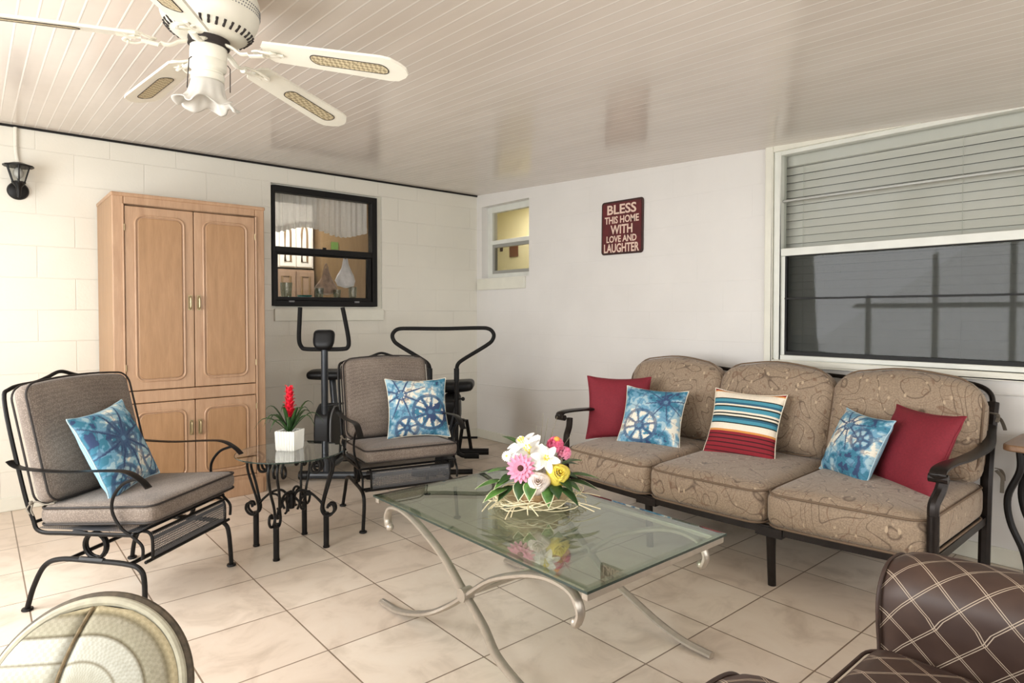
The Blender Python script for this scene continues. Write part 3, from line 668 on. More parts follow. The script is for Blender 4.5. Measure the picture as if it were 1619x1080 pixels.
mb = MB(); mb.lathe([(.001, .125), (.03, .122), (.055, .112), (.078, .106), (.078, .098), (.05, .098), (.001, .098)], 12, o=(0, -.095, 0)); mb.seal('cap', M['iron'], wl, smooth=20)
MB().sphere((0, -.095, .06), .026, 10, (1, 1, 1.3)).seal('bulb', M['bulb'], wl)
cd = MB().tube(cr([(-3.60, -.012, 2.385), (-3.60, -.012, 2.25), (-3.592, -.012, 2.18), (-3.58, -.022, 2.142)], 6), .011, 8).seal('conduit', M['wall_back'])
tag(cd, 'white painted conduit running from ceiling down to the black wall lantern', 'conduit')

# ================================================================ BLESS sign
sg_ = thing('wall_sign', 'dark red wooden sign with cream lettering about home and laughter', 'sign', (-.002, -1.852, 1.897))
sg_.rotation_euler = (R(.6), 0, 0)
W_, H_ = .41, .415
MB().prism(rrect(-W_/2, W_/2, -H_/2, H_/2, .025), 0, -.010, -.0).seal('board', M['sign_edge'], sg_, smooth=20, bevel=.004)
MB().prism(rrect(-W_/2+.016, W_/2-.016, -H_/2+.016, H_/2-.016, .018), 0, -.013, -.010).seal('face', M['maroon'], sg_, smooth=20)
def letters(txt, parent, width, height, zc, yc=0, x=-.0135, mat=None):
    cu = bpy.data.curves.new('t', 'FONT'); cu.body = txt; cu.align_x = 'CENTER'; cu.extrude = .02; cu.offset = .022; cu.resolution_u = 3
    to = bpy.data.objects.new('t', cu); C.objects.link(to); bpy.context.view_layer.update()
    dg = bpy.context.evaluated_depsgraph_get(); me = bpy.data.meshes.new_from_object(to.evaluated_get(dg))
    xs = [v.co.x for v in me.vertices]; ys = [v.co.y for v in me.vertices]
    sx_, sy_ = width/(max(xs)-min(xs)), height/(max(ys)-min(ys)); mx_, my_ = (max(xs)+min(xs))/2, (max(ys)+min(ys))/2
    for v in me.vertices: v.co = Vector((x-abs(v.co.z)*.03 if v.co.z > 0 else x+.0005, yc-(v.co.x-mx_)*sx_, zc+(v.co.y-my_)*sy_))
    me.name = 'lettering'; me.materials.clear(); me.materials.append(mat or M['letters'])
    o = bpy.data.objects.new('lettering', me); C.objects.link(o); o.parent = parent
    bpy.data.objects.remove(to)
letters('BLESS', sg_, .285, .075, .140); letters('THIS HOME', sg_, .335, .056, .060); letters('WITH', sg_, .215, .07, -.015)
letters('LOVE AND', sg_, .295, .052, -.088); letters('LAUGHTER', sg_, .345, .07, -.158)

# ================================================================ ceiling fan
fan = thing('ceiling_fan', 'white five blade ceiling fan with cane inserts and frosted tulip light', 'ceiling fan', (-3.227, -2.812, 2.016))
fan.rotation_euler = (R(3.0), R(1.8), 0)
mb = MB(); mb.lathe([(.001, .262), (.10, .262), (.135, .25), (.146, .225), (.148, .175), (.142, .15), (.125, .115), (.10, .098), (.08, .094), (.001, .094)], 56); mb.seal('motor_housing', M['white_metal'], fan, smooth=40)
mb = MB()
for k in range(34):
    a = 2*PI*k/34; c_, s_ = math.cos(a), math.sin(a)
    mb.tube([(.131*c_, .131*s_, .123), (.114*c_, .114*s_, .106)], .0042, 6)
mb.seal('vent_slots', M['vent'], fan)
mb = MB()
for k in range(90):
    a = 2*PI*k/90
    for z in (.182, .192, .202):
        aa = a+(.035 if z == .192 else 0); mb.sphere((.1478*math.cos(aa), .1478*math.sin(aa), z), .0026, 3)
mb.seal('pierced_band', M['grey_plastic'], fan)
MB().lathe([(.001, .095), (.062, .095), (.062, .07), (.04, .066), (.001, .066)], 32).seal('motor_hub', M['vent'], fan)
MB().lathe([(.001, .072), (.05, .072), (.055, .066), (.055, .03), (.053, .026), (.055, .022), (.055, .0), (.048, -.008), (.001, -.008)], 40).seal('switch_housing', M['white_metal'], fan, smooth=30)
MB().lathe([(.001, -.005), (.046, -.005), (.046, -.014), (.05, -.018), (.05, -.036), (.044, -.04), (.001, -.04)], 36).seal('light_fitter', M['white_metal'], fan, smooth=30)
def ruff(r_, z, a):
    k = max(0, min(1, (-.05-z)/.07)); return r_*(1+.13*k*k*math.cos(a*6+.5)+.06*k*math.cos(a*12))
mb = MB(); mb.lathe([(.044, -.036), (.048, -.046), (.051, -.064), (.056, -.084), (.066, -.10), (.08, -.112), (.089, -.115)], 96, rf=ruff)
mb.v = [(x, y, z-(.010*math.cos(math.atan2(y, x)*6+2) if z < -.105 else 0)) for x, y, z in mb.v]
mb.seal('glass_shade', M['frost'], fan, smooth=70, solid=.003)
for a, l_ in ((R(200), .10), (R(-25), .085)):
    x, y = .057*math.cos(a), .057*math.sin(a)
    MB().tube([(x, y, .02), (x*1.15, y*1.15, .01), (x*1.2, y*1.2, .02-l_)], .0016, 6).seal('pull_chain', M['vent'], fan)
for k in range(5):
    ang = -.808+k*2*PI/5
    Rz = Matrix.Rotation(ang, 4, 'Z'); pit = Matrix.Rotation(R(-12), 4, 'X')
    BT = Matrix.Translation((0, 0, .082)) @ Matrix.Rotation(R(6.6), 4, 'Y')
    out = []   # blade outline
    n_ = 12
    for i in range(n_+1):
        u = i/n_; out.append((.205+.385*u, -(.050+.014*u)))
    out += [(.62, -.058), (.648, -.034), (.66, -.014)]
    out = [(p[0], p[1]) for p in out]; out = [(.19, -.03)]+out; out = out+[(p[0], -p[1]) for p in out[::-1]]
    mb = MB().prism(out, 2, -.004, .004); mb.xf(Rz @ BT @ pit)
    bl_ = mb.seal('blade', M['white_metal'], fan, smooth=20)
    oc = rrect(.345, .60, -.026, .026, .0255, 8)
    mb = MB().prism(oc, 2, -.0048, -.0038); mb.xf(Rz @ BT @ pit); mb.seal('cane_insert', M['cane'], bl_, smooth=0)
    mb = MB().tube([(p[0], p[1], -.0045) for p in oc], .0016, 5, closed=True); mb.xf(Rz @ BT @ pit); mb.seal('insert_border', M['vent'], bl_)
    mb = MB(); mb.tube(cr([(.055, 0, .002), (.085, 0, -.006), (.115, 0, -.020), (.15, 0, -.014), (.19, 0, -.008)], 6), .012, 8, flat=(.45, 1), upv=(0, 0, 1))
    for sgn in (-1, 1):
        mb.tube(cr([(.15, 0, .002), (.175, sgn*.022, -.001), (.205, sgn*.036, -.001+sgn*.006), (.235, sgn*.026, -.001+sgn*.004), (.225, sgn*.008, 0), (.205, sgn*.012, .0)], 5), .006, 6, flat=(.6, 1), upv=(0, 0, 1))
        mb.sphere((.225, sgn*.03, -.001+sgn*.004), .006, 5)
    mb.tube([(.19, 0, .001), (.255, 0, .001)], .008, 8, flat=(.5, 1), upv=(0, 0, 1))
    mb.v = [(x, y, z-.008 if x > .14 else z) for x, y, z in mb.v]; mb.xf(Rz @ BT); mb.seal('blade_iron', M['white_metal'], fan)

# ================================================================ glider chairs
def loop_pts(sx, sy, r_, warp=None, z=0, n=6):
    pts = []
    o_ = rrect(-sx/2, sx/2, -sy/2, sy/2, r_, n); 
    # densify
    for i, p in enumerate(o_):
        q = o_[(i+1) % len(o_)]; k = max(1, int(math.dist(p, q)/.05))
        for j in range(k): pts.append((p[0]+(q[0]-p[0])*j/k, p[1]+(q[1]-p[1])*j/k, z))
    return [tuple(warp(Vector(p))) for p in pts] if warp else pts
LEAN = R(14)
def make_glider(label):
    g = thing('glider_chair', label, 'armchair', group='wrought iron glider chairs')
    # seat cushion
    def sw(q): return (q.x+.01, q.y, q.z+.393+ (q.x+.25)*.07)
    MB().cushion(.54, .555, .085, .035, .012, 14, sw).seal('seat_cushion', M['taupe'], g, smooth=60)
    for z in (.034, -.034): MB().tube(loop_pts(.54, .555, .045, sw, z), .0045, 6, closed=True).seal('piping', M['piping'], g)
    # back cushion; local x right(=y), y up, z forward
    def bw(q):   # q: x across, y up, z thick (front +)
        arch = .018*(1-(q.x/.28)**2) if q.y > 0 else 0
        u_ = q.y+arch; f_ = q.z
        return (-.235-(u_+.235)*math.sin(LEAN)+f_*math.cos(LEAN), q.x, .685+u_*math.cos(LEAN)+f_*math.sin(LEAN))
    MB().cushion(.555, .50, .085, .04, .012, 14, bw).seal('back_cushion', M['taupe'], g, smooth=60)
    for z in (.036, -.036): MB().tube(loop_pts(.555, .50, .055, bw, z), .0045, 6, closed=True).seal('piping', M['piping'], g)
    # frame: back outline hoop down to seat side rails
    bx = lambda u_, h_: (-.30-(h_-.45)*math.sin(LEAN)*1.0, u_, h_)
    mb = MB(); r0 = .0085
    hoop = [(.20, -.285, .345), (-.10, -.285, .335), (-.24, -.285, .335), (-.275, -.285, .39), bx(-.288, .50), bx(-.288, .85), bx(-.25, .915), bx(-.13, .93)]
    hoop = hoop+[bx(-.07, .945), bx(0, .965), bx(.07, .945)]+[(p[0], -p[1], p[2]) for p in hoop[::-1]]
    mb.tube(cr(hoop, 6), r0, 8)
    mb.tube([bx(-.13, .93), bx(.13, .93)], .006, 8); mb.tube([(-.27, -.285, .37), (-.27, .285, .37)], .007, 8)
    mb.tube([(.19, -.285, .345), (.19, .285, .345)], .007, 8)
    mb.seal('back_frame', M['iron'], g)
    mb = MB(); mb.grid(lambda u, v_: (-.26+.47*u, -.28+.56*v_, .345+.01*u), 2, 2); mb.seal('seat_mesh', M['mesh'], g)
    for s_ in (-1, 1):
        y = s_*.305
        mb = MB(); mb.tube(cr([(-.36, y, .625), (-.30, y, .598), (-.1, y, .592), (.10, y, .605), (.19, y, .603), (.25, y, .575), (.285, y, .545)], 8), .019, 8, flat=(.22, 1), upv=(0, 0, 1))
        mb.seal('arm', M['iron'], g)
        mb = MB(); mb.tube(cr([(.235, y, .58), (.17, y, .555), (.125, y, .50), (.12, y, .44), (.15, y*.97, .375), (.20, y*.94, .335), (.235, y*.93, .30), (.235, y*.93, .25)], 6), .0065, 8)
        mb.seal('arm_support', M['iron'], g)
        # base: one bent tube per side
        yb = s_*.275
        mb = MB(); mb.tube(cr([(-.31, yb*1.03, .008), (-.285, yb, .10), (-.23, yb, .19), (-.15, yb, .222), (0, yb, .225), (.15, yb, .222), (.215, yb, .205), (.235, yb, .15), (.24, yb*1.03, .008)], 8), .0105, 10)
        mb.seal('leg_frame', M['iron'], g)
        for x in (-.31, .24): MB().lathe([(.001, 0), (.02, 0), (.022, .004), (.02, .010), (.001, .012)], 16, o=(x, yb*1.03, 0)).seal('foot', M['iron'], g)
        # spring coil between seat rail and base
        mb = MB(); pts = []
        for i in range(49):
            a = 2*PI*2*i/48; pts.append((.0+.052*math.sin(a), yb-s_*.004-.022*(i/48)*s_, .283-.052*math.cos(a)))
        mb.tube([(-.09, yb, .338), (-.03, yb, .336)]+[], .010, 6); mb.tube([(-.06, yb, .229), (.05, yb, .229)], .011, 6)
        mb.tube(pts, .0075, 8); mb.seal('spring', M['iron'], g)
    mb = MB()
    for x, z in ((-.12, .222), (.17, .222)): mb.tube([(x, -.275, z), (x, .275, z)], .0085, 8)
    mb.seal('cross_bar', M['iron'], g)
    # front skirt: mesh panel hanging from the seat, framed by bent rods
    mb = MB(); mb.grid(lambda u, v_: (.235+.012*math.sin(v_*3), -.235+.47*u, .335-.10*v_), 2, 4); mb.seal('skirt_mesh', M['mesh'], g)
    mb = MB(); mb.tube([(.237, -.27, .232), (.237, .27, .232)], .007, 8); mb.tube([(.237, -.235, .34), (.237, .235, .34)], .006, 8)
    for y in (-.235, .235): mb.tube(cr([(.19, y, .345), (.225, y, .34), (.24, y, .31), (.24, y, .232)], 5), .0065, 8)
    mb.seal('skirt_frame', M['iron'], g)
    # tie strings at the cushion corner
    mb = MB(); mb.tube(cr([(-.27, -.292, .455), (-.235, -.30, .462), (-.20, -.298, .452), (-.16, -.292, .458)], 5), .0035, 5)
    mb.tube(cr([(-.27, -.292, .455), (-.285, -.30, .43), (-.27, -.302, .41)], 5), .0035, 5); mb.tube(cr([(-.262, -.292, .455), (-.262, -.302, .425), (-.25, -.302, .405)], 5), .0035, 5)
    mb.sphere((-.268, -.297, .455), .009, 5); mb.seal('cushion_tie', M['strap'], g)
    return g
g1 = make_glider('iron glider chair with taupe cushions left of the round glass side table')
g1.location = (-3.245, -1.79, 0); g1.rotation_euler = (0, 0, R(-50.5))
g2 = dup(g1, (-1.835, -1.625, 0), R(-104), 'iron glider chair with taupe cushions behind the coffee table, before the exercise machines')

# ================================================================ throw pillows
def hsh(a, b_): 
    v = math.sin(a*127.1+b_*311.7)*43758.5453; return v-math.floor(v)
def vn(x, y):
    xi, yi = math.floor(x), math.floor(y); xf, yf = x-xi, y-yi; xf = xf*xf*(3-2*xf); yf = yf*yf*(3-2*yf)
    return (hsh(xi, yi)*(1-xf)+hsh(xi+1, yi)*xf)*(1-yf)+(hsh(xi, yi+1)*(1-xf)+hsh(xi+1, yi+1)*xf)*yf
def compass_print(seed, wheels):
    sky, navy, teal, cream, deep = srgb('6C9DB8'), srgb('34486F'), srgb('3B7C96'), srgb('E6E2D2'), srgb('23375E')
    pale, grey = srgb('A3C1CC'), srgb('B0A596')
    def fn(u, v):
        f = vn(u*5+seed, v*5+seed*2)*.6+vn(u*11+seed, v*11)*.4
        k = .5+.9*(f-.5)+.25*(math.sin(u*3+seed)+math.cos(v*2.6+seed*1.7))*.6
        k -= .06
        stops = [(0, navy), (.22, teal), (.42, sky), (.6, pale), (.78, cream), (1.01, grey)]
        k = max(0, min(1, k)); c = cream
        for (a, ca), (b_, cb) in zip(stops, stops[1:]):
            if a <= k < b_: c = ca if vn(u*17, v*17+seed) > (k-a)/(b_-a) else cb; break
        ln = 0
        for (cx, cy, r_, ns, a0, star) in wheels:
            dx, dy = u-cx, v-cy; d_ = math.hypot(dx, dy)
            if d_ > r_*1.35: continue
            a = math.atan2(dy, dx)-a0; seg = 2*PI/ns; ph = (a % seg)/seg; ph = min(ph, 1-ph)
            wob = .012*vn(u*20, v*20)
            if star:
                # pointed compass star
                lim = .5*(1-d_/(r_*1.25)); 
                if d_ < r_*1.25 and ph < lim*.42: c = deep if (a % seg)/seg < .5 else sky; ln = max(ln, .35)
                if abs(ph*seg*d_) < .018: ln = 1
            else:
                if abs(ph*seg*d_) < .03 and d_ < r_: ln = 1
                if ph*seg*d_ > .06 and d_ < r_*.9 and d_ > r_*.3 and vn(u*9+seed, v*9) > .35: c = cream if seed > 2 and cy < 0 else pale
                if abs(d_-r_) < .045+wob: ln = max(ln, .85)
            if abs(d_-r_*.26) < .03: ln = 1
            if d_ < r_*.14: c = sky; ln = .4
        if abs(math.sin(u*7+v*4+seed)+math.cos(v*8-u*3)) < .09: ln = max(ln, .6)
        e = navy
        return tuple(c[i]*(1-ln*.85)+e[i]*ln*.85 for i in range(3))+(1,)
    return fn
def pillow(label, size, mat, loc, yaw, lean, roll=0., colfn=None, thick=.13, n=36, pipe=None, group=None, hscale=1., sag=0.):
    t_ = thing('throw_pillow', label, 'pillow', loc, 0, group)
    yaw, lean, roll = R(yaw), R(lean), R(roll)
    n0 = Vector((math.cos(yaw), math.sin(yaw), 0)); rr_ = Vector((-math.sin(yaw), math.cos(yaw), 0)); z_ = Vector((0, 0, 1))
    nn = n0*math.cos(lean)+z_*math.sin(lean); uu = z_*math.cos(lean)-n0*math.sin(lean)
    xx = rr_*math.cos(roll)+uu*math.sin(roll); yy = -rr_*math.sin(roll)+uu*math.cos(roll)
    t_.rotation_euler = Matrix((xx, yy, nn)).transposed().to_euler()
    w_, h_ = size, size*hscale
    def P(u, v, sg):
        x = u*w_/2*(1-.10*(1-v*v)*abs(u)**2); y = v*h_/2*(1-.10*(1-u*u)*abs(v)**2)
        th = thick/2*((1-abs(u)**2.4)*(1-abs(v)**2.4))**.55
        wr = .0035*math.sin(u*9+v*5)*math.sin(v*7-u*3)*(1-abs(u))*(1-abs(v))
        wr += .004*math.sin((u+v)*14)*max(0, abs(u*v)-.2)
        return (x, y, sg*th+wr)
    mb = MB(); mb.col = [] if colfn else None
    idx = {}
    T = [-1+2*(i/n) for i in range(n+1)]
    for sg in (1, -1):
        for i in range(n+1):
            for j in range(n+1):
                if sg < 0 and (i in (0, n) or j in (0, n)): idx[(sg, i, j)] = idx[(1, i, j)]; continue
                idx[(sg, i, j)] = len(mb.v); mb.v.append(P(T[i], T[j], sg))
                if colfn: mb.col.append(colfn(T[i], T[j]) if sg > 0 else srgb('8FB6C8'))
        for i in range(n):
            for j in range(n):
                q = [idx[(sg, i, j)], idx[(sg, i+1, j)], idx[(sg, i+1, j+1)], idx[(sg, i, j+1)]]
                mb.f.append(tuple(q if sg > 0 else q[::-1]))
    mb.seal('pillow_cover', mat, t_, smooth=80)
    e = [P(T[i], -1, 1) for i in range(n)]+[P(1, T[j], 1) for j in range(n)]+[P(T[n-i], 1, 1) for i in range(n)]+[P(-1, T[n-j], 1) for j in range(n)]
    MB().tube(e, .003, 5, closed=True).seal('seam', pipe or mat, t_)
    return t_
M['seam_cream'] = plain('cream_seam', 'E8E0CC', .8); M['seam_blue'] = plain('pale_blue_seam', 'A9C6D2', .8)
pA = compass_print(1.3, [(-.12, .15, .78, 8, .2, True), (-.12, .15, .42, 16, 0, False), (.75, -.45, .5, 8, .1, False), (-.5, -.8, .4, 7, .1, False)])
pB = compass_print(2.7, [(-.55, .35, .62, 8, .35, True), (.35, -.25, .55, 9, .0, False), (-.4, -.75, .35, 6, .3, False)])
pC = compass_print(4.1, [(-.3, -.42, .52, 8, .25, False), (.42, .45, .48, 8, .2, True)])
pD = compass_print(3.3, [(-.15, .5, .6, 9, .2, True), (.5, .2, .3, 6, 0, False)])
pg = 'blue compass print pillows'
pillow('blue compass print pillow on the left glider chair, tipped by its arm', .39, M['print'], (-3.338, -1.74, .632), -40, 24, 4.7, pA, pipe=M['seam_blue'], n=110, group=pg)
pillow('blue compass print pillow on the glider chair behind the coffee table', .395, M['print'], (-1.676, -1.575, .632), -112, 26, -1, pB, pipe=M['seam_cream'], n=110, group=pg)
pillow('blue and cream wheel print pillow at the left end of the sofa', .375, M['print'], (-.745, -2.70, .612), 205, 30, -3, pC, pipe=M['seam_cream'], n=110, group=pg)
pillow('blue compass print pillow near the right end of the sofa', .335, M['print'], (-.62, -3.79, .598), 148, 25, -2, pD, pipe=M['seam_blue'], n=100, group=pg)
pillow('plain red pillow tucked in the left corner of the sofa', .40, M['red'], (-.75, -2.445, .64), 218, 16, 0, group='plain red sofa pillows', thick=.12)
pillow('plain red pillow leaning at the right arm of the sofa', .395, M['red'], (-.61, -4.03, .615), 147, 24, .7, group='plain red sofa pillows', thick=.12)
pillow('striped serape pillow in the middle of the sofa', .40, M['serape'], (-.61, -3.21, .615), 189, 25, -1.4, pipe=M['seam_cream'])

# ================================================================ sofa
so = thing('sofa', 'three seat outdoor sofa with vine patterned tan cushions and dark bronze frame', 'sofa', (0, -3.245, 0), R(2.8))
def flare(x): return 1+.045*max(0, min(1, (x+1.1)/.8))
for k, yc in enumerate((.615, 0, -.615)):
    def sw(q, yc=yc):
        x = -.705-q.x; bow = .075*(1-((q.y+yc)/.95)**2) if q.x > 0 else 0
        x2 = x-bow*(q.x/.41)
        return (x2, (q.y+yc)*flare(x), q.z+.365+.0*q.x)
    MB().cushion(.80, .614, .18, .055, .022, 16, sw, side=.006).seal('seat_cushion', M['vine'], so, smooth=60)
    for z in (.068, -.075): MB().tube(loop_pts(.80, .612, .075, sw, z), .005, 6, closed=True).seal('piping', M['vine_piping'], so)
    def bw(q, yc=yc, k=k):
        L = R(19); h = q.y; ax_ = abs(q.x)/.33; dc = min(1, max(0, ax_-.62)/.38); s_ = (.018*math.cos(PI*ax_*1.0)+0*ax_-.085*(1-math.sqrt(max(0, 1-dc*dc*.98)))) if h > 0 else 0
        u_ = h+s_*max(0, h/.25)**1.5; f_ = q.z
        return (-.42+(u_+.25)*math.sin(L)-f_*math.cos(L), (yc*1.075+(.0, .015, .03)[k]-q.x), .688+u_*math.cos(L)+f_*math.sin(L))
    MB().cushion(.672, .50, .17, .08, .035, 20, bw).seal('back_cushion', M['vine'], so, smooth=60)
    for z in (.05, -.05): MB().tube(loop_pts(.655, .492, .11, bw, z), .005, 6, closed=True).seal('piping', M['vine_piping'], so)
def F_(x, y): return (x, y*flare(x))
mb = MB(); rail = [(-1.115-.075*(1-(y/.95)**2)+.06, y) for y in [-.93+1.86*i/24 for i in range(25)]]
mb.tube([(p[0], p[1], .262) for p in rail], .016, 4, flat=(1.1, .8), upv=(0, 0, 1)); mb.seal('front_rail', M['bronze'], so, smooth=30)
for s_ in (-1, 1):
    MB().tube([(-1.05, s_*.915, .262), (-.24, s_*(.95 if s_ < 0 else 1.0), .262)], .016, 4, flat=(1.1, .8), upv=(0, 0, 1)).seal('side_rail', M['bronze'], so, smooth=30)
MB().tube([(-.24, -.95, .262), (-.24, 1.0, .262)], .016, 4, flat=(1.1, .8), upv=(0, 0, 1)).seal('rear_rail', M['bronze'], so, smooth=30)
MB().tube([(-.16, -.95, .60), (-.16, 1.0, .60)], .014, 8).seal('back_rail', M['bronze'], so)
for y in (-.318, .335):
    MB().tube([(-1.11, y, .255), (-1.105, y, .13), (-1.095, y, .0)], [.022, .019, .018], 12).seal('leg', M['bronze'], so)
    MB().tube([(-.30, y, .255), (-.29, y, .0)], .017, 12).seal('leg', M['bronze'], so)
    mb = MB(); mb.tube([(-1.115, y-.06, .252), (-1.115, y+.06, .252)], .02, 4, flat=(1, 1.2)); mb.seal('leg_bracket', M['bronze'], so, smooth=30)
for s_ in (-1, 1):
    y = s_*.935; yr = 1.0 if s_ > 0 else -.955
    MB().tube(cr([(-1.09, y, .0), (-1.09, y, .25), (-1.09, y, .46)], 4), .021, 12).seal('leg', M['bronze'], so)
    MB().tube(cr([(-1.09, y, .44), (-1.085, y, .50), (-1.05, y+s_*.012, .55), (-1.035, y+s_*.02, .60)], 6), .021, 8, flat=(1, .8), upv=(0, 1, 0)).seal('arm_post', M['bronze'], so)
    mb = MB(); mb.tube(cr([(-1.115, y+s_*.02, .605), (-1.125, y+s_*.02, .628), (-1.09, y+s_*.02, .642), (-.95, y+s_*.02, .64), (-.70, y+s_*.03, .625), (-.42, y+s_*.05, .64), (-.22, yr, .70)], 7), .030, 8, flat=(.36, 1), upv=(0, 0, 1))
    mb.tube([(-1.115, y+s_*.02-.032, .612), (-1.115, y+s_*.02+.032, .612)], .017, 10)
    mb.seal('arm', M['bronze'], so)
    MB().tube(cr([(-.27, yr, .0), (-.26, yr, .26), (-.235, yr, .50), (-.17, yr, .68), (-.115, yr, .80)], 5), .022, 8, flat=(1.15, .85), upv=(0, 1, 0)).seal('leg', M['bronze'], so)
    hoop = cr([(-.12, yr, .78), (-.10, yr*.985, .84), (-.085, yr*.93, .875), (-.08, yr*.82, .89), (-.08, s_*.68, .90)], 5)
    MB().tube(hoop, .012, 8).seal('back_hoop', M['bronze'], so)
MB().tube(cr([(-.085, -.68, .90), (-.085, -.4, .87), (-.085, 0, .885), (-.085, .4, .87), (-.085, .68, .90)], 8), .012, 8).seal('back_hoop', M['bronze'], so)
yr = -.955
for tie in (([(-.20, yr-.03, .745), (-.16, yr-.035, .73), (-.12, yr-.04, .70), (-.10, yr-.045, .67)], [(-.20, yr+.0, .76), (-.19, yr-.03, .75), (-.21, yr-.03, .72)]),
            ([(-.2, yr-.028, .50), (-.17, yr-.04, .49), (-.13, yr-.045, .46), (-.12, yr-.045, .43)], [(-.2, yr-.028, .49), (-.19, yr-.05, .46), (-.185, yr-.05, .42), (-.19, yr-.05, .385)])):
    mb = MB()
    for pts in tie: mb.tube(cr(pts, 5), .009, 6, flat=(1, .25), upv=(0, 1, 0))
    mb.seal('cushion_tie', M['strap'], so)

# ================================================================ coffee table
ct = thing('coffee_table', 'rectangular glass coffee table on curved brushed metal X legs', 'coffee table', (-2.175, -3.21, 0))
gx, gy, gz = .358, .615, .452
def topz(a): return a
mb = MB(); o_ = [(-gx, -gy), (gx, -gy), (gx, gy), (-gx, gy)]
i_ = [(-gx+.025, -gy+.025), (gx-.025, -gy+.025), (gx-.025, gy-.025), (-gx+.025, gy-.025)]
mb.add([(x, y, gz) for x, y in o_]+[(x, y, gz+.008) for x, y in o_]+[(x, y, gz+.012) for x, y in i_],
       [(3, 2, 1, 0), (8, 9, 10, 11)]+[(4+i, 4+(i+1) % 4, 8+(i+1) % 4, 8+i) for i in range(4)])
mb.seal('glass_top', M['table_glass'], ct, smooth=0)
mb = MB()
for i in range(4):
    a, b_ = o_[i], o_[(i+1) % 4]; mb.add([(a[0], a[1], gz), (b_[0], b_[1], gz), (b_[0], b_[1], gz+.008), (a[0], a[1], gz+.008)], [(0, 1, 2, 3)])
mb.seal('glass_edge', M['glass_edge'], ct, smooth=0)
leg = [(.545, .335), (.556, .372), (.53, .415), (.475, .43), (.40, .426), (.305, .40), (.15, .334), (.01, .235), (-.10, .158), (-.20, .10), (-.33, .05), (-.45, .02), (-.57, .014)]
leg = [(y, z) for y, z in leg]
for s_ in (-1, 1):
    for d_ in (-1, 1):
        pts = cr([(s_*(.322+(.0 if z > .1 else .02)), d_*y+.0, z) for y, z in leg], 6)
        rr_ = [.0135]*len(pts)
        MB().tube(pts, rr_, 8, flat=(1.3, .85), upv=(1, 0, 0)).seal('leg', M['steel'], ct)
        MB().sphere((s_*.322, d_*.537, .335), .017, 8).seal('scroll_end', M['steel'], ct)
    MB().tube([(s_*.345, 0, .235), (s_*.30, 0, .235)], .024, 20).seal('hub', M['steel'], ct)
MB().tube([(-.31, 0, .235), (.31, 0, .235)], .012, 8).seal('stretcher', M['steel'], ct)
for d_ in (-1, 1):
    box(-.35, .35, d_*.597-.012, d_*.597+.012, .428, .4515).seal('end_rail', M['steel'], ct, smooth=0, bevel=.003)
for s_ in (-1, 1): box(s_*.325-.008, s_*.325+.008, -.585, .585, .436, .4515).seal('side_rail', M['steel'], ct, smooth=0, bevel=.002)

# ================================================================ round side table
sd = thing('side_table', 'small round glass side table on scrolling black wrought iron legs', 'side table', (-2.555, -1.735, 0))
MB().lathe([(.001, .500), (.268, .500), (.273, .5035), (.268, .508), (.001, .508)], 64).seal('glass_top', M['clear'], sd, smooth=30)
MB().lathe([(.2715, .501), (.2738, .5035), (.2715, .507)], 64).seal('glass_rim', M['glass_edge'], sd)
S_ = [(.135, .455), (.118, .43), (.125, .405), (.155, .405), (.165, .44), (.15, .475), (.185, .495), (.215, .475), (.222, .42), (.20, .34), (.178, .26), (.168, .205), (.185, .175), (.215, .175), (.235, .20), (.23, .228), (.208, .232), (.20, .212)]
for k in range(4):
    a = R(45+90*k)+R(2); ca, sa = math.cos(a), math.sin(a)
    lg = MB().tube([(.188*ca, .188*sa, 0), (.188*ca, .188*sa, .185)], .0145, 14); lg.lathe([(.001, 0), (.017, 0), (.017, .008), (.001, .008)], 14, o=(.188*ca, .188*sa, 0)); lg.seal('leg', M['iron'], sd)
    mb = MB()
    for off in (-.022, .022):
        pts = [(r_*ca-off*sa*(1 if z > .3 else .65), r_*sa+off*ca*(1 if z > .3 else .65), z) for r_, z in S_]; mb.tube(cr(pts, 5), .0068, 8)
    mb.seal('scroll', M['iron'], sd)
    mb = MB(); mb.tube(cr([(.035*ca, .035*sa, .20), (.045*ca, .045*sa, .235), (.02*ca, .02*sa, .27), (.05*ca, .05*sa, .30), (.10*ca, .10*sa, .29), (.15*ca, .15*sa, .25), (.172*ca, .172*sa, .22)], 6), .0065, 8)
    mb.tube(cr([(.075*ca, .075*sa, .20), (.055*ca, .055*sa, .205), (.05*ca, .05*sa, .24), (.075*ca, .075*sa, .275), (.12*ca, .12*sa, .28)], 6), .006, 8)
    mb.seal('brace', M['iron'], sd)
MB().lathe([(.001, .20), (.018, .205), (.022, .24), (.018, .28), (.024, .29), (.001, .30)], 16).seal('centre_knot', M['iron'], sd)

# ================================================================ potted bromeliad
def strap_leaf(mb, base, az, L, w_, rise, droop, n=8):
    ca, sa = math.cos(az), math.sin(az); L_, R_ = [], []
    for i in range(n+1):
        u = i/n; r_ = L*u*(1-.15*u); z = rise*math.sin(u*PI*.62)-droop*u*u*u
        ww = w_*math.sin(PI*min(.98, u*.85+.15))**.7*(1-u**3*.9)
        L_.append((base[0]+r_*ca-ww*sa, base[1]+r_*sa+ww*ca, base[2]+z+.3*ww)); R_.append((base[0]+r_*ca+ww*sa, base[1]+r_*sa-ww*ca, base[2]+z+.3*ww))
    C_ = [((a[0]+b_[0])/2, (a[1]+b_[1])/2, (a[2]+b_[2])/2-.25*math.dist(a, b_)) for a, b_ in zip(L_, R_)]
    o = len(mb.v); mb.v += L_+C_+R_; m_ = n+1
    for i in range(n): mb.f += [(o+i, o+i+1, o+m_+i+1, o+m_+i), (o+m_+i, o+m_+i+1, o+2*m_+i+1, o+2*m_+i)]
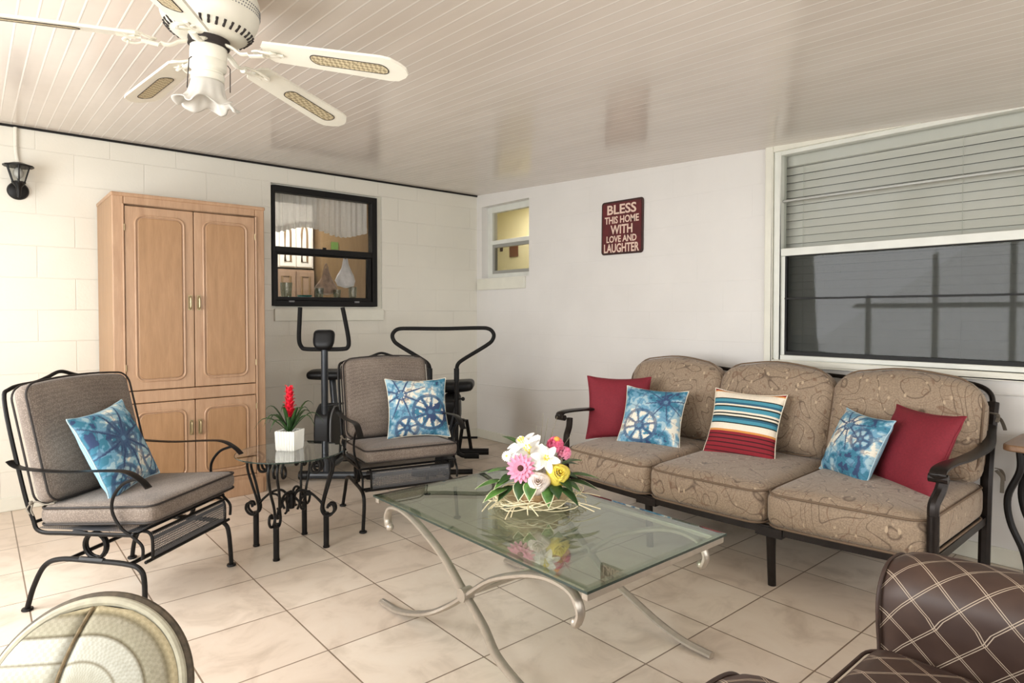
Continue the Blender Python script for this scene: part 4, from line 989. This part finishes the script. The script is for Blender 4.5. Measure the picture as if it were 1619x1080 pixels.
bp = thing('potted_bromeliad', 'red flowering bromeliad in a white ribbed square pot on the round side table', 'plant', (-2.545, -1.70, .5085), R(-50))
mb = MB()
def ribbed(u, side, z):
    return 0
def pot_ring(hw_, z, ribs=7):
    pts = []
    for sd_ in range(4):
        a = PI/2*sd_
        for i in range(ribs*6):
            u = -1+2*i/(ribs*6); d_ = hw_-.007*(.5-.5*math.cos(2*PI*ribs*(u+1)/2)) if abs(u) < .96 else hw_
            x, y = d_, u*hw_; pts.append((x*math.cos(a)-y*math.sin(a), x*math.sin(a)+y*math.cos(a), z))
    return pts
rings = [pot_ring(.048, 0), pot_ring(.052, .01), pot_ring(.055, .098), pot_ring(.055, .104), pot_ring(.049, .104), pot_ring(.047, .085)]
n_ = len(rings[0]); mb.v = [p for r_ in rings for p in r_]
mb.f = [(i*n_+j, i*n_+(j+1) % n_, (i+1)*n_+(j+1) % n_, (i+1)*n_+j) for i in range(len(rings)-1) for j in range(n_)]+[tuple(range(n_))[::-1]]
mb.seal('pot', M['ceramic'], bp, smooth=40)
box(-.047, .047, -.047, .047, .08, .088).seal('soil', M['soil'], bp, smooth=0)
rnd = random.Random(4)
for k in range(16):
    mb = MB(); az = k*2.4; inner = k < 6
    strap_leaf(mb, (0, 0, .085), az, (.12 if inner else .17)+rnd.random()*.04, .011, (.15 if inner else .11)+rnd.random()*.03, .02 if inner else .07)
    mb.seal('leaf', M['leaf'], bp, smooth=60, solid=.0012)
mb = MB(); mb.tube([(0, 0, .08), (0, 0, .17)], .006, 8); mb.seal('stem', M['leaf'], bp)
mb = MB()
for k in range(34):
    az = k*2.4; z = .155+.145*k/34; strap_leaf(mb, (0, 0, z), az, .050-.022*k/34, .013, .048, -.0, 5)
mb.seal('flower_spike', M['bract'], bp, smooth=60, solid=.001)

# ================================================================ flower arrangement
fa = thing('flower_arrangement', 'pink, white and yellow flower arrangement in a raffia trimmed bowl on the coffee table', 'flowers', (-2.095, -3.145, .4645), R(-40))
MB().lathe([(.001, 0), (.085, 0), (.115, .012), (.135, .035), (.13, .037), (.10, .018), (.001, .012)], 40).seal('bowl', M['bowlm'], fa)
MB().lathe([(.001, .014), (.07, .014), (.085, .05), (.088, .085), (.08, .09), (.001, .085)], 24).seal('basket', plain('woven_tan_basket', 'C8A77C', .8, nscale=60, namt=.3, bmp=.5), fa)
mb = MB(); rnd = random.Random(11)
for k in range(18):
    pts = []; a0 = rnd.random()*6.28; r0 = .125+rnd.random()*.04; z0 = .018+rnd.random()*.022; tl = rnd.uniform(-.12, .12); ln_ = rnd.uniform(2.5, 5)
    for i in range(22):
        a = a0+ln_*i/21; rr_ = r0+.014*math.sin(a*3+k)+.01*math.sin(a*7+k*2); pts.append((rr_*math.cos(a)*1.12, rr_*math.sin(a), z0+.012*math.sin(a*4+k)+tl*.1*math.cos(a)))
    mb.tube(pts, .0018+.001*rnd.random(), 5, flat=(1, 1))
for k in range(17):
    a = rnd.random()*6.28; p = [(.12*math.cos(a), .12*math.sin(a), .03)]; l_ = rnd.uniform(.07, .16)
    aa = a+rnd.uniform(-.6, .6)
    p.append((p[0][0]+l_*.5*math.cos(aa), p[0][1]+l_*.5*math.sin(aa), .035)); p.append((p[1][0]+l_*.5*math.cos(aa+.5), p[1][1]+l_*.5*math.sin(aa+.5), .012))
    mb.tube(cr(p, 6), .0022, 5)
mb.seal('raffia', M['raffia'], fa)
def orient(c, d_):
    z = Vector(d_).normalized(); x = z.orthogonal().normalized(); y = z.cross(x); mt = Matrix((x, y, z)).transposed().to_4x4(); mt.translation = c; return mt
def petal(mb, L, w_, az, lift, cup=.2, curl=0., r0=0., n=6):
    o = len(mb.v); ca, sa = math.cos(az), math.sin(az)
    for i in range(n+1):
        u = i/n; r_ = r0+L*u*math.cos(lift*(1-curl*u)); z = L*u*math.sin(lift)-curl*L*u*u*.5; ww = w_*math.sin(PI*(.08+.86*u))**.8
        for j in (-1, -.5, 0, .5, 1):
            mb.v.append((r_*ca-ww*j*sa, r_*sa+ww*j*ca, z+cup*ww*j*j))
    for i in range(n):
        for j in range(4): mb.f.append((o+i*5+j, o+(i+1)*5+j, o+(i+1)*5+j+1, o+i*5+j+1))
view = Vector((-.65, -.60, .5))   # general facing of the bouquet, in world; converted below
iv = Matrix.Rotation(R(40), 3, 'Z')
def bloom(name, kind, mats, c, d_, size):
    c = iv @ Vector(c); mt = orient(c, iv @ Vector(d_))
    if kind == 'gerbera':
        mb = MB()
        for lay, (nn_, L, lf) in enumerate(((16, size, .18), (14, size*.82, .4), (12, size*.5, .7))):
            for k in range(nn_): petal(mb, L, size*.17, 2*PI*k/nn_+lay*.2, lf, .25, .3)
        mb.xf(mt); b_ = mb.seal(name, M[mats[0]], fa, smooth=60)
        mb = MB(); mb.sphere((0, 0, size*.12), size*.22, 8, (1, 1, .6)); mb.xf(mt); mb.seal('flower_centre', M[mats[1]], b_)
    elif kind == 'rose':
        mb = MB(); rn = random.Random(hash(c.x) % 99)
        for lay in range(6):
            nn_ = 3+lay; rb = size*(.07+.15*lay); 
            for k in range(nn_):
                a0 = 2*PI*k/nn_+lay*.7; span = 2*PI/nn_*1.35; hgt = size*(1.0-.13*lay); o = len(mb.v)
                for i in range(7):
                    for j in range(5):
                        u, v_ = i/6, j/4; a = a0+span*(u-.5); edge = 1-.35*abs(2*u-1)**3
                        rr_ = rb*(.6+.4*v_)+size*(.05+.05*lay)*v_**3*(.6+.4*math.sin(a*3)); z = hgt*v_*edge-size*.3-(size*.12*lay*v_**4)
                        mb.v.append((rr_*math.cos(a), rr_*math.sin(a), z))
                for i in range(6):
                    for j in range(4): mb.f.append((o+i*5+j, o+(i+1)*5+j, o+(i+1)*5+j+1, o+i*5+j+1))
        mb.xf(mt); mb.seal(name, M[mats[0]], fa, smooth=70, solid=.0008)
    elif kind == 'lily':
        mb = MB()
        for k in range(6): petal(mb, size, size*.27, 2*PI*k/6, .75, .4, .9, n=8)
        mb.xf(mt); b_ = mb.seal(name, M[mats[0]], fa, smooth=60)
        mb = MB()
        for k in range(6):
            a = k*1.05; mb.tube([(0, 0, 0), (size*.15*math.cos(a), size*.15*math.sin(a), size*.6)], .0012, 4); mb.sphere((size*.15*math.cos(a), size*.15*math.sin(a), size*.6), .004, 4)
        mb.xf(mt); mb.seal('stamens', M['yellow'], b_)
    elif kind == 'cluster':
        mb = MB(); rn = random.Random(5)
        for k in range(38):
            v_ = Vector((rn.gauss(0, 1), rn.gauss(0, 1), rn.gauss(0, 1)+.5)).normalized(); m2 = orient(v_*size*.55, v_); o = len(mb.v)
            for q in range(5): petal(mb, size*.42, size*.16, 1.2566*q, .5, .3, .3, n=4)
            mb.xf(m2, o)
        mb.xf(mt); b_ = mb.seal(name, M[mats[0]], fa, smooth=60)
        mb = MB(); mb.sphere((0, 0, size*.65), size*.28, 6); mb.xf(mt); mb.seal('flower_centre', M[mats[1]], b_)
# positions given in world-aligned offsets from the bowl (x: +right wall, y: +back wall)
RV = Vector((.760, -.649, 0)); FV = Vector((-.649, -.760, 0))
def at(rx, tw, z): q = RV*rx+FV*tw; return (q.x, q.y, z)
def dr(rx, tw, z): return tuple(RV*rx+FV*tw+Vector((0, 0, z)))
bloom('gerbera', 'gerbera', ('pink', 'centre'), at(-.065, .095, .165), dr(-.2, 1, .35), .058)
bloom('white_rose', 'rose', ('blush',), at(.0, .13, .125), dr(.0, 1, .5), .046)
bloom('yellow_rose', 'rose', ('yellow',), at(.085, .10, .15), dr(.25, 1, .5), .048)
bloom('lily', 'lily', ('whitep',), at(-.03, .03, .205), dr(-.2, .8, .8), .085)
bloom('lily', 'lily', ('whitep',), at(-.045, .0, .225), dr(-.5, .3, 1), .075)
bloom('lily', 'lily', ('whitep',), at(.03, .07, .195), dr(.1, 1, .4), .06)
bloom('hydrangea', 'cluster', ('pinkd', 'orange'), at(.075, .0, .235), dr(.2, .5, 1), .045)
bloom('hydrangea', 'cluster', ('pink', 'pinkd'), at(.11, .01, .205), dr(.6, .5, .8), .036)
for q in ((-.12, .06, .205), (-.10, .05, .19), (-.085, .07, .20)):
    bloom('daisy', 'gerbera', ('whitep', 'yellow'), at(*q), dr(-.4, 1, .5), .022)
mb = MB(); me2 = MB(); rnd = random.Random(21)
def leafshape(mbx, base, d_, L, w_, bend=.2, k=1.):
    d_ = Vector(d_).normalized(); sd2 = d_.cross(Vector((0, 0, 1))).normalized(); upn = sd2.cross(d_); o = len(mbx.v); n = 8
    for i in range(n+1):
        u = i/n; ww = w_*k*math.sin(PI*u**.8)*(1-.2*u)
        for j in (-1, 0, 1): mbx.v.append(tuple(Vector(base)+d_*L*u+sd2*ww*j+upn*(-bend*L*u*u+.25*ww*abs(j))))
    for i in range(n):
        for j in range(2): mbx.f.append((o+i*3+j, o+(i+1)*3+j, o+(i+1)*3+j+1, o+i*3+j+1))
spec = [(-.19, .04, .07, -1, .3, .0), (-.15, .0, .10, -1, .0, .15), (-.17, .09, .05, -.9, .7, -.1), (.17, .08, .08, 1, .3, -.05), (.18, .02, .09, 1, .1, .1), (.13, .12, .06, .7, .9, -.3), (-.17, .02, .11, -.9, .2, .1), (-.13, .06, .10, -.7, .6, -.1), (-.16, .06, .08, -.8, .5, -.2), (-.09, .12, .085, -.2, 1, -.5), (-.04, .14, .09, -.1, 1, -.6), (.14, .06, .10, .8, .5, .1), (.15, .0, .13, .9, .0, .35),
        (.12, .10, .09, .6, .8, -.2), (.16, .05, .07, .9, .4, -.3), (.09, .13, .075, .3, 1, -.5), (-.10, -.04, .2, -.7, -.2, .5), (.15, -.05, .12, .9, -.3, .1), (-.15, -.03, .1, -.9, -.3, .1), (0, -.12, .12, .1, -1, .2), (.05, .14, .07, .1, 1, -.8), (-.14, .09, .06, -.8, .7, -.4)]
for i, (a, b_, z, dx, dy, dz) in enumerate(spec):
    base_ = iv @ Vector(at(a*.68, b_*.72, z+.03)); dd_ = iv @ Vector(dr(dx, dy, dz)); L = (.115 if i < 6 else .072)+rnd.random()*.02; w_ = (.022 if i < 6 else .023)+rnd.random()*.006
    mb = MB(); leafshape(mb, base_, dd_, L, w_); lf_ = mb.seal('leaf', M['leaf' if i % 2 else 'leaf2'], fa, smooth=60, solid=.0008)
    if i % 2 == 0 or i in (3, 9):
        mb = MB(); leafshape(mb, base_-Vector((0, 0, .0015)), dd_, L*1.05, w_, k=1.14); mb.seal('leaf_edge', M['leaf_edge'], lf_, smooth=60)
mb = MB()
for rx, ty, l_ in ((.02, -.02, .36), (.035, -.03, .34), (.05, -.02, .30), (.06, -.01, .35), (.0, -.03, .31), (.10, 0, .28)):
    b0 = Vector(at(rx*.3, ty, .1)); b1 = Vector(at(rx*1.4, ty*1.5, l_)); mb.tube([tuple(iv @ b0), tuple(iv @ ((b0+b1)/2+Vector((0, 0, .01)))), tuple(iv @ b1)], .0012, 4)
mb.seal('dried_grass', M['twig'], fa)

# ================================================================ exercise bike (local x: right along the picture, y: away)
AZ = math.atan2(-.649, .760)
eb = thing('exercise_bike', 'black upright exercise bike with curved handlebar standing below the kitchen window', 'exercise bike', (-1.87, -.62, 0), AZ)
MB().tube([(0, 0, .52), (0, .0, 1.0)], .025, 14).seal('console_post', M['grey_tube'], eb)
MB().tube([(.005, .02, .07), (0, 0, .56)], .027, 14).seal('main_post', M['grey_tube'], eb)
MB().tube([(-.145, 0, .045), (.33, 0, .045)], .027, 14).seal('front_stabiliser', M['grey_tube'], eb)
for x in (-.16, .335): MB().tube([(x-.03, 0, .045), (x+.03, 0, .045)], .033, 14).seal('end_cap', M['black'], eb)
MB().tube([(-.12, .56, .04), (.30, .56, .04)], .026, 12).seal('rear_stabiliser', M['grey_tube'], eb)
MB().tube([(.06, .56, .05), (.06, .25, .12), (.03, .04, .10)], .024, 10).seal('base_beam', M['grey_tube'], eb)
mb = MB(); mb.tube(cr([(-.155, -.06, 1.275), (-.165, -.045, 1.18), (-.178, -.02, 1.04), (-.165, 0, .985), (-.13, 0, .972), (0, 0, .970), (.13, 0, .972), (.17, 0, .985), (.182, -.02, 1.04), (.165, -.045, 1.18), (.15, -.06, 1.275)], 6), .0155, 12)
mb.seal('handlebar', M['foam'], eb)
mb = MB(); mb.cushion(.155, .07, .15, .05, .0, 10, lambda q: (q.x*(1.0 if q.z > 0 else 1-.8*(q.z/.075)**2*.4), q.y, q.z)); mb.xf(Matrix.Translation((0, -.015, 1.04)) @ Matrix.Rotation(R(-18), 4, 'X')); cs = mb.seal('console', M['black'], eb, smooth=60)
mb = MB(); mb.prism(rrect(-.05, .05, -.022, .026, .012), 1, -.033, -.028); mb.xf(Matrix.Translation((0, -.015, 1.035)) @ Matrix.Rotation(R(-18), 4, 'X')); mb.seal('screen', M['grey_tube'], cs, smooth=0)
mb = MB(); pts = cr([(-.02, .50), (.10, .56), (.22, .52), (.36, .40), (.42, .24), (.36, .12), (.20, .07), (.05, .10), (-.04, .24), (-.05, .40)], 5, closed=True)
mb.prism([(p[0], p[1]) for p in pts], 0, .005, .115); mb.xf(Matrix.Translation((-.075, 0, 0))).seal('flywheel_housing', M['black'], eb, smooth=50, bevel=.012)
mb = MB(); mb.tube([(.045, p[0]*.93+.02, p[1]*.93+.02) for p in pts], .008, 6, closed=True); mb.seal('housing_trim', M['grey_plastic'], eb)
MB().tube([(-.0, .26, .50), (-.04, .33, .74)], .026, 12).seal('seat_post', M['grey_tube'], eb)
mb = MB(); mb.cushion(.34, .26, .06, .03, .012, 12, lambda q: (q.x*(1-.2*max(0, (.13-q.y)/.26)**2), q.y, q.z)); mb.xf(Matrix.Translation((-.07, .34, .755))); mb.seal('seat', M['black'], eb, smooth=60)
for s_, zz, yy in ((-1, .09, .14), (1, .40, .30)):
    MB().tube([(.06+s_*.075, .22, .26), (.06+s_*.085, yy, zz)], .011, 8).seal('crank_arm', M['grey_plastic'], eb)
    MB().cushion(.10, .09, .03, .01, 0, 4).xf(Matrix.Translation((.06+s_*.145, yy, zz))).seal('pedal', M['black'], eb, smooth=40)
mb = MB(); mb.sphere((.17, -.02, .58), .026, 8); mb.tube([(.02, 0, .56), (.16, -.02, .58)], .008, 8); mb.seal('tension_knob', M['black'], eb)

# ================================================================ upright rider machine near the corner
rm = thing('exercise_rider', 'black exercise rider with wide looped handle frame and padded saddle in the room corner', 'exercise machine', (-.937, -.966, 0), AZ)
loop = [(0, 0, .79), (.012, 0, .835), (.06, 0, .875), (.24, 0, .985), (.285, 0, 1.03), (.29, 0, 1.075), (.25, 0, 1.112), (.16, 0, 1.118)]
loop = loop+[(-.105, 0, 1.112)]+[(-.21-p[0], p[1], p[2]-.004) for p in loop[::-1]]
MB().tube(cr(loop, 7), .0155, 12).seal('handle_loop', M['foam'], rm)
for s_ in (-1, 1):
    x = -.105+s_*.105
    MB().tube(cr([(x, 0, .80), (x, 0, .45), (x, -.0, .17), (x+s_*.03, 0, .12), (x+s_*.07, 0, .11), (x+s_*.17, 0, .11)], 5), .0165, 12).seal('handle_post', M['iron'], rm)
    MB().tube([(x, 0, .70), (x, 0, .80)], .021, 12).seal('clamp_sleeve', M['black'], rm)
    MB().tube([(x+s_*.06, 0, .11), (x+s_*.175, 0, .11)], .022, 12).seal('foot_peg', M['foam'], rm)
mb = MB(); mb.cushion(.30, .26, .08, .035, .01, 12, lambda q: (q.x, q.y, q.z+.35*max(0, q.x)*.25)); mb.xf(Matrix.Translation((-.03, .27, .63))); mb.seal('saddle', M['black'], rm, smooth=60)
MB().tube([(-.02, .27, .62), (-.03, .20, .36), (-.08, .05, .10)], .025, 10).seal('mast', M['iron'], rm)
mb = MB(); mb.cushion(.14, .22, .22, .04, 0, 8); mb.xf(Matrix.Translation((-.05, .15, .46)) @ Matrix.Rotation(R(15), 4, 'X')); mb.seal('drive_housing', M['black'], rm, smooth=60)
MB().tube([(-.10, .45, .045), (.235, .45, .045)], .028, 12).seal('rear_stabiliser', M['iron'], rm)
MB().tube([(-.02, .45, .06), (.02, .42, .33), (.05, .38, .33), (.085, .45, .06)], .016, 8).seal('support_leg', M['iron'], rm)
MB().tube([(0, .43, .17), (.14, .43, .17)], .010, 8).seal('cross_peg', M['iron'], rm)
MB().tube([(-.30, -.27, .045), (.14, -.235, .045)], .020, 12).seal('front_stabiliser', M['iron'], rm)
MB().tube([(-.31, -.271, .045), (-.13, -.257, .045)], .03, 12).seal('foot_grip', M['foam'], rm)
MB().tube([(-.09, -.25, .05), (-.08, .05, .08), (-.04, .45, .05)], .022, 10).seal('base_beam', M['iron'], rm)
MB().cushion(.14, .10, .12, .02, 0, 6).xf(Matrix.Translation((-.07, -.20, .13))).seal('resistance_unit', M['black'], rm, smooth=60)
for z in (.56, .36):
    mb = MB(); mb.tube([(.0, 0, z), (.045, 0, z)], .006, 8); mb.sphere((.05, 0, z), .016, 6); mb.seal('adjusting_knob', M['black'], rm)
mb = MB(); mb.tube([(-.06, .02, .30), (.0, 0, .52)], .012, 8); mb.seal('link_arm', M['grey_tube'], rm)

# ================================================================ round backed cream chair (near camera, lower left)
ANG = math.atan2(-1.0, -.10)
rc = thing('round_backed_chair', 'round backed chair in cream woven fabric with dark rim in the foreground', 'chair', (-3.643, -3.353, 0))
fwd = Vector((-.62, -1.0, 0)).normalized()      # the way its back cushion faces
sdv = Vector((-fwd.y, fwd.x, 0)); sdv = -sdv     # picture right when seen from the front
til = R(24); nrm = fwd*math.cos(til)+Vector((0, 0, math.sin(til))); upv_ = Vector((0, 0, math.cos(til)))-fwd*math.sin(til)
sdv = upv_.cross(nrm).normalized()
cen = Vector((0, 0, .375)); RR = .212
def disc(r_, a, h): return tuple(cen+sdv*(r_*math.cos(a))+upv_*(r_*math.sin(a)*1.02)+nrm*h)
def dome(q): return .052*(1-(q/RR)**2.2)
seam_a = R(92); kink = (-.035, -.02)     # seam from rim point to the kink then down
rimp = (RR*math.cos(seam_a)*.97, RR*math.sin(seam_a)*.97)
def seamx(y):
    if y > -.0: t_ = (y-0)/(rimp[1]); return -.045+(rimp[0]+.045)*min(1, t_)**1.6
    return -.045
mb = MB(); nr, na = 26, 120; o_r = RR-.014
for side in (0, 1):
    off = len(mb.v)
    for i in range(nr+1):
        for j in range(nr+1):
            y = -o_r+2*o_r*j/nr; hwid = math.sqrt(max(1e-6, o_r**2-y*y)); sx_ = max(-hwid, min(hwid, seamx(y)))
            x = (-hwid+(sx_+hwid)*i/nr) if side == 0 else (sx_+(hwid-sx_)*i/nr)
            q = math.hypot(x, y); puff = dome(q)-.012*math.exp(-((x-seamx(y))/.012)**2)
            mb.uv[len(mb.v)] = (x, y*1.0) if side == 0 else (math.atan2(y, x)*.2, q)
            mb.v.append(tuple(cen+sdv*x+upv_*y+nrm*puff))
    for i in range(nr):
        for j in range(nr): a = off+i*(nr+1)+j; mb.f.append((a, a+nr+1, a+nr+2, a+1))
mb.seal('back_cushion', M['tweed'], rc, smooth=80)
MB().tube([tuple(cen+sdv*seamx(y)+upv_*y+nrm*(dome(math.hypot(seamx(y), y))-.006)) for y in [-.18+.375*i/20 for i in range(21)]], .0038, 8).seal('seam_piping', plain('brown_seam', '6A5A40', .8, nscale=80, namt=.3), rc)
MB().tube([disc(RR-.010, 2*PI*k/96, -.004) for k in range(96)], .011, 10, closed=True).seal('cream_welt', M['rim_cream'], rc)
MB().tube([disc(RR-.002, 2*PI*k/96, -.022) for k in range(96)], .0135, 10, closed=True).seal('rim', M['rim_dark'], rc)
mb = MB(); 
for i in range(9):
    for k in range(64):
        u = i/8; mb.v.append(disc((RR-.004)*(1-.06*u-.5*max(0, u-.75)*4*.5), 2*PI*k/64, -.02-.10*u))
for i in range(8):
    for k in range(64): mb.f.append((i*64+k, i*64+(k+1) % 64, (i+1)*64+(k+1) % 64, (i+1)*64+k))
mb.f.append(tuple(range(8*64, 9*64))); mb.seal('back_shell', M['rim_dark'], rc, smooth=50)
mb = MB(); mb.cushion(.42, .42, .10, .05, .02, 10); mb.xf(Matrix.Translation(Vector((0, 0, .20))+fwd*.23)); mb.seal('seat_cushion', M['rim_cream'], rc, smooth=60)
for a in (45, 135, 225, 315):
    c_ = Vector((0, 0, 0))+fwd*.20+Vector((math.cos(R(a)), math.sin(R(a)), 0))*.22
    MB().tube([tuple(c_), (c_.x*.95, c_.y*.95, .17)], .02, 10).seal('leg', M['rim_dark'], rc)
mb = MB(); mb.tube([tuple(fwd*.20+Vector((math.cos(2*PI*k/40), math.sin(2*PI*k/40), 0))*.215+Vector((0, 0, .155))) for k in range(40)], .016, 8, closed=True); mb.seal('seat_ring', M['rim_dark'], rc)

# ================================================================ brown stitched armchair (near camera, lower right)
ba = thing('stitched_armchair', 'dark brown armchair with diamond stitched rounded arms in the right foreground', 'armchair', (-2.44, -4.42, 0))
def sweep_panel(prof, y0, y1, ny=30, mat=M['stitched'], name='arm', yb=None, parent=None):
    mb = MB(); L_ = [0]
    for a, b_ in zip(prof, prof[1:]): L_.append(L_[-1]+math.dist(a, b_))
    n_ = len(prof)
    for j in range(ny+1):
        t_ = j/ny; y = y0+(y1-y0)*t_; rnd_ = min(1, (abs(y-y0)/.05))**.5
        for k, p in enumerate(prof):
            cx = sum(q[0] for q in prof)/n_
            px_ = cx+(p[0]-cx)*(1-.10*(1-rnd_)); pz = p[1]-.018*(1-rnd_)*(1 if p[1] > .3 else 0)+.012*math.sin(min(1, abs(y-y0)/.5)*PI)*(1 if p[1] > .5 else 0)
            mb.uv[len(mb.v)] = (y, L_[k]); mb.v.append((px_, y, pz))
    for j in range(ny):
        for k in range(n_-1): mb.f.append((j*n_+k, j*n_+k+1, (j+1)*n_+k+1, (j+1)*n_+k))
    mb.f.append(tuple(range(n_))); mb.f.append(tuple(range(ny*n_, ny*n_+n_)))
    return mb.seal(name, mat, parent or ba, smooth=50)
def arm_prof(x0, x1):
    w_ = x1-x0; pts = [(x0+.02, .06), (x0+.012, .30), (x0+.004, .42), (x0-.008, .50), (x0-.004, .56), (x0+.03, .605), (x0+.08, .622), (x1-.06, .615), (x1-.015, .585), (x1, .54), (x1-.01, .40), (x1-.01, .06)]
    return [tuple(p) for p in cr(pts, 5)]
for x0, x1 in ((.315, .535), (-.535, -.315)):
    pf = arm_prof(x0, x1); a_ = sweep_panel(pf, 0, -.78, name='arm')
    MB().tube([(p[0]*.998+.0, -.0, p[1]-.016 if p[1] > .3 else p[1]) for p in pf], .0045, 8).seal('front_welt', M['brown'], a_)
def cw(q): return (q.x, q.y, q.z)
mb = MB(); mb.cushion(.61, .70, .17, .05, .02, 18, cw)
for i, p in enumerate(mb.v): mb.uv[i] = (p[0], p[1]+p[2])
mb.xf(Matrix.Translation((0, -.34, .345))); mb.seal('seat_cushion', M['stitched'], ba, smooth=60)
MB().tube(loop_pts(.61, .70, .06, lambda q: (q.x, q.y-.34, .41)), .0045, 8, closed=True).seal('piping', M['brown'], ba)
box(-.33, .33, -.76, -.03, .06, .262).seal('base', M['brown'], ba, smooth=0, bevel=.01)
mb = MB(); mb.cushion(1.0, .16, .42, .07, .0, 14)
for i, p in enumerate(mb.v): mb.uv[i] = (p[0], p[2])
mb.xf(Matrix.Translation((0, -.80, .44))); mb.seal('backrest', M['stitched'], ba, smooth=60)
for x in (-.47, .47):
    for y in (-.06, -.72): MB().tube([(x, y, 0), (x, y, .07)], .024, 10).seal('leg', M['black'], ba)

# ================================================================ small wooden table at the right edge
et = thing('end_table', 'wood topped end table with curved black iron legs at the far right by the wall', 'end table', (-.25, -4.60, 0))
MB().prism(rrect(-.205, .20, -.27, .285, .04), 2, .640, .668).seal('table_top', M['walnut'], et, smooth=30, bevel=.006)
for sx_ in (-1, 1):
    for sy_ in (-1, 1):
        pts = [(sx_*.13, sy_*.235, .64), (sx_*.13, sy_*.232, .55), (sx_*.13, sy_*.272, .43), (sx_*.13, sy_*.262, .32), (sx_*.13, sy_*.215, .20), (sx_*.13, sy_*.20, .10), (sx_*.135, sy_*.23, .0)]
        MB().tube(cr(pts, 6), .014, 10).seal('leg', M['iron'], et)
    MB().tube([(sx_*.13, -.235, .63), (sx_*.13, .235, .63)], .009, 8).seal('apron_bar', M['iron'], et)
for sy_ in (-1, 1): MB().tube([(-.13, sy_*.235, .628), (.13, sy_*.235, .628)], .009, 8).seal('apron_bar', M['iron'], et)
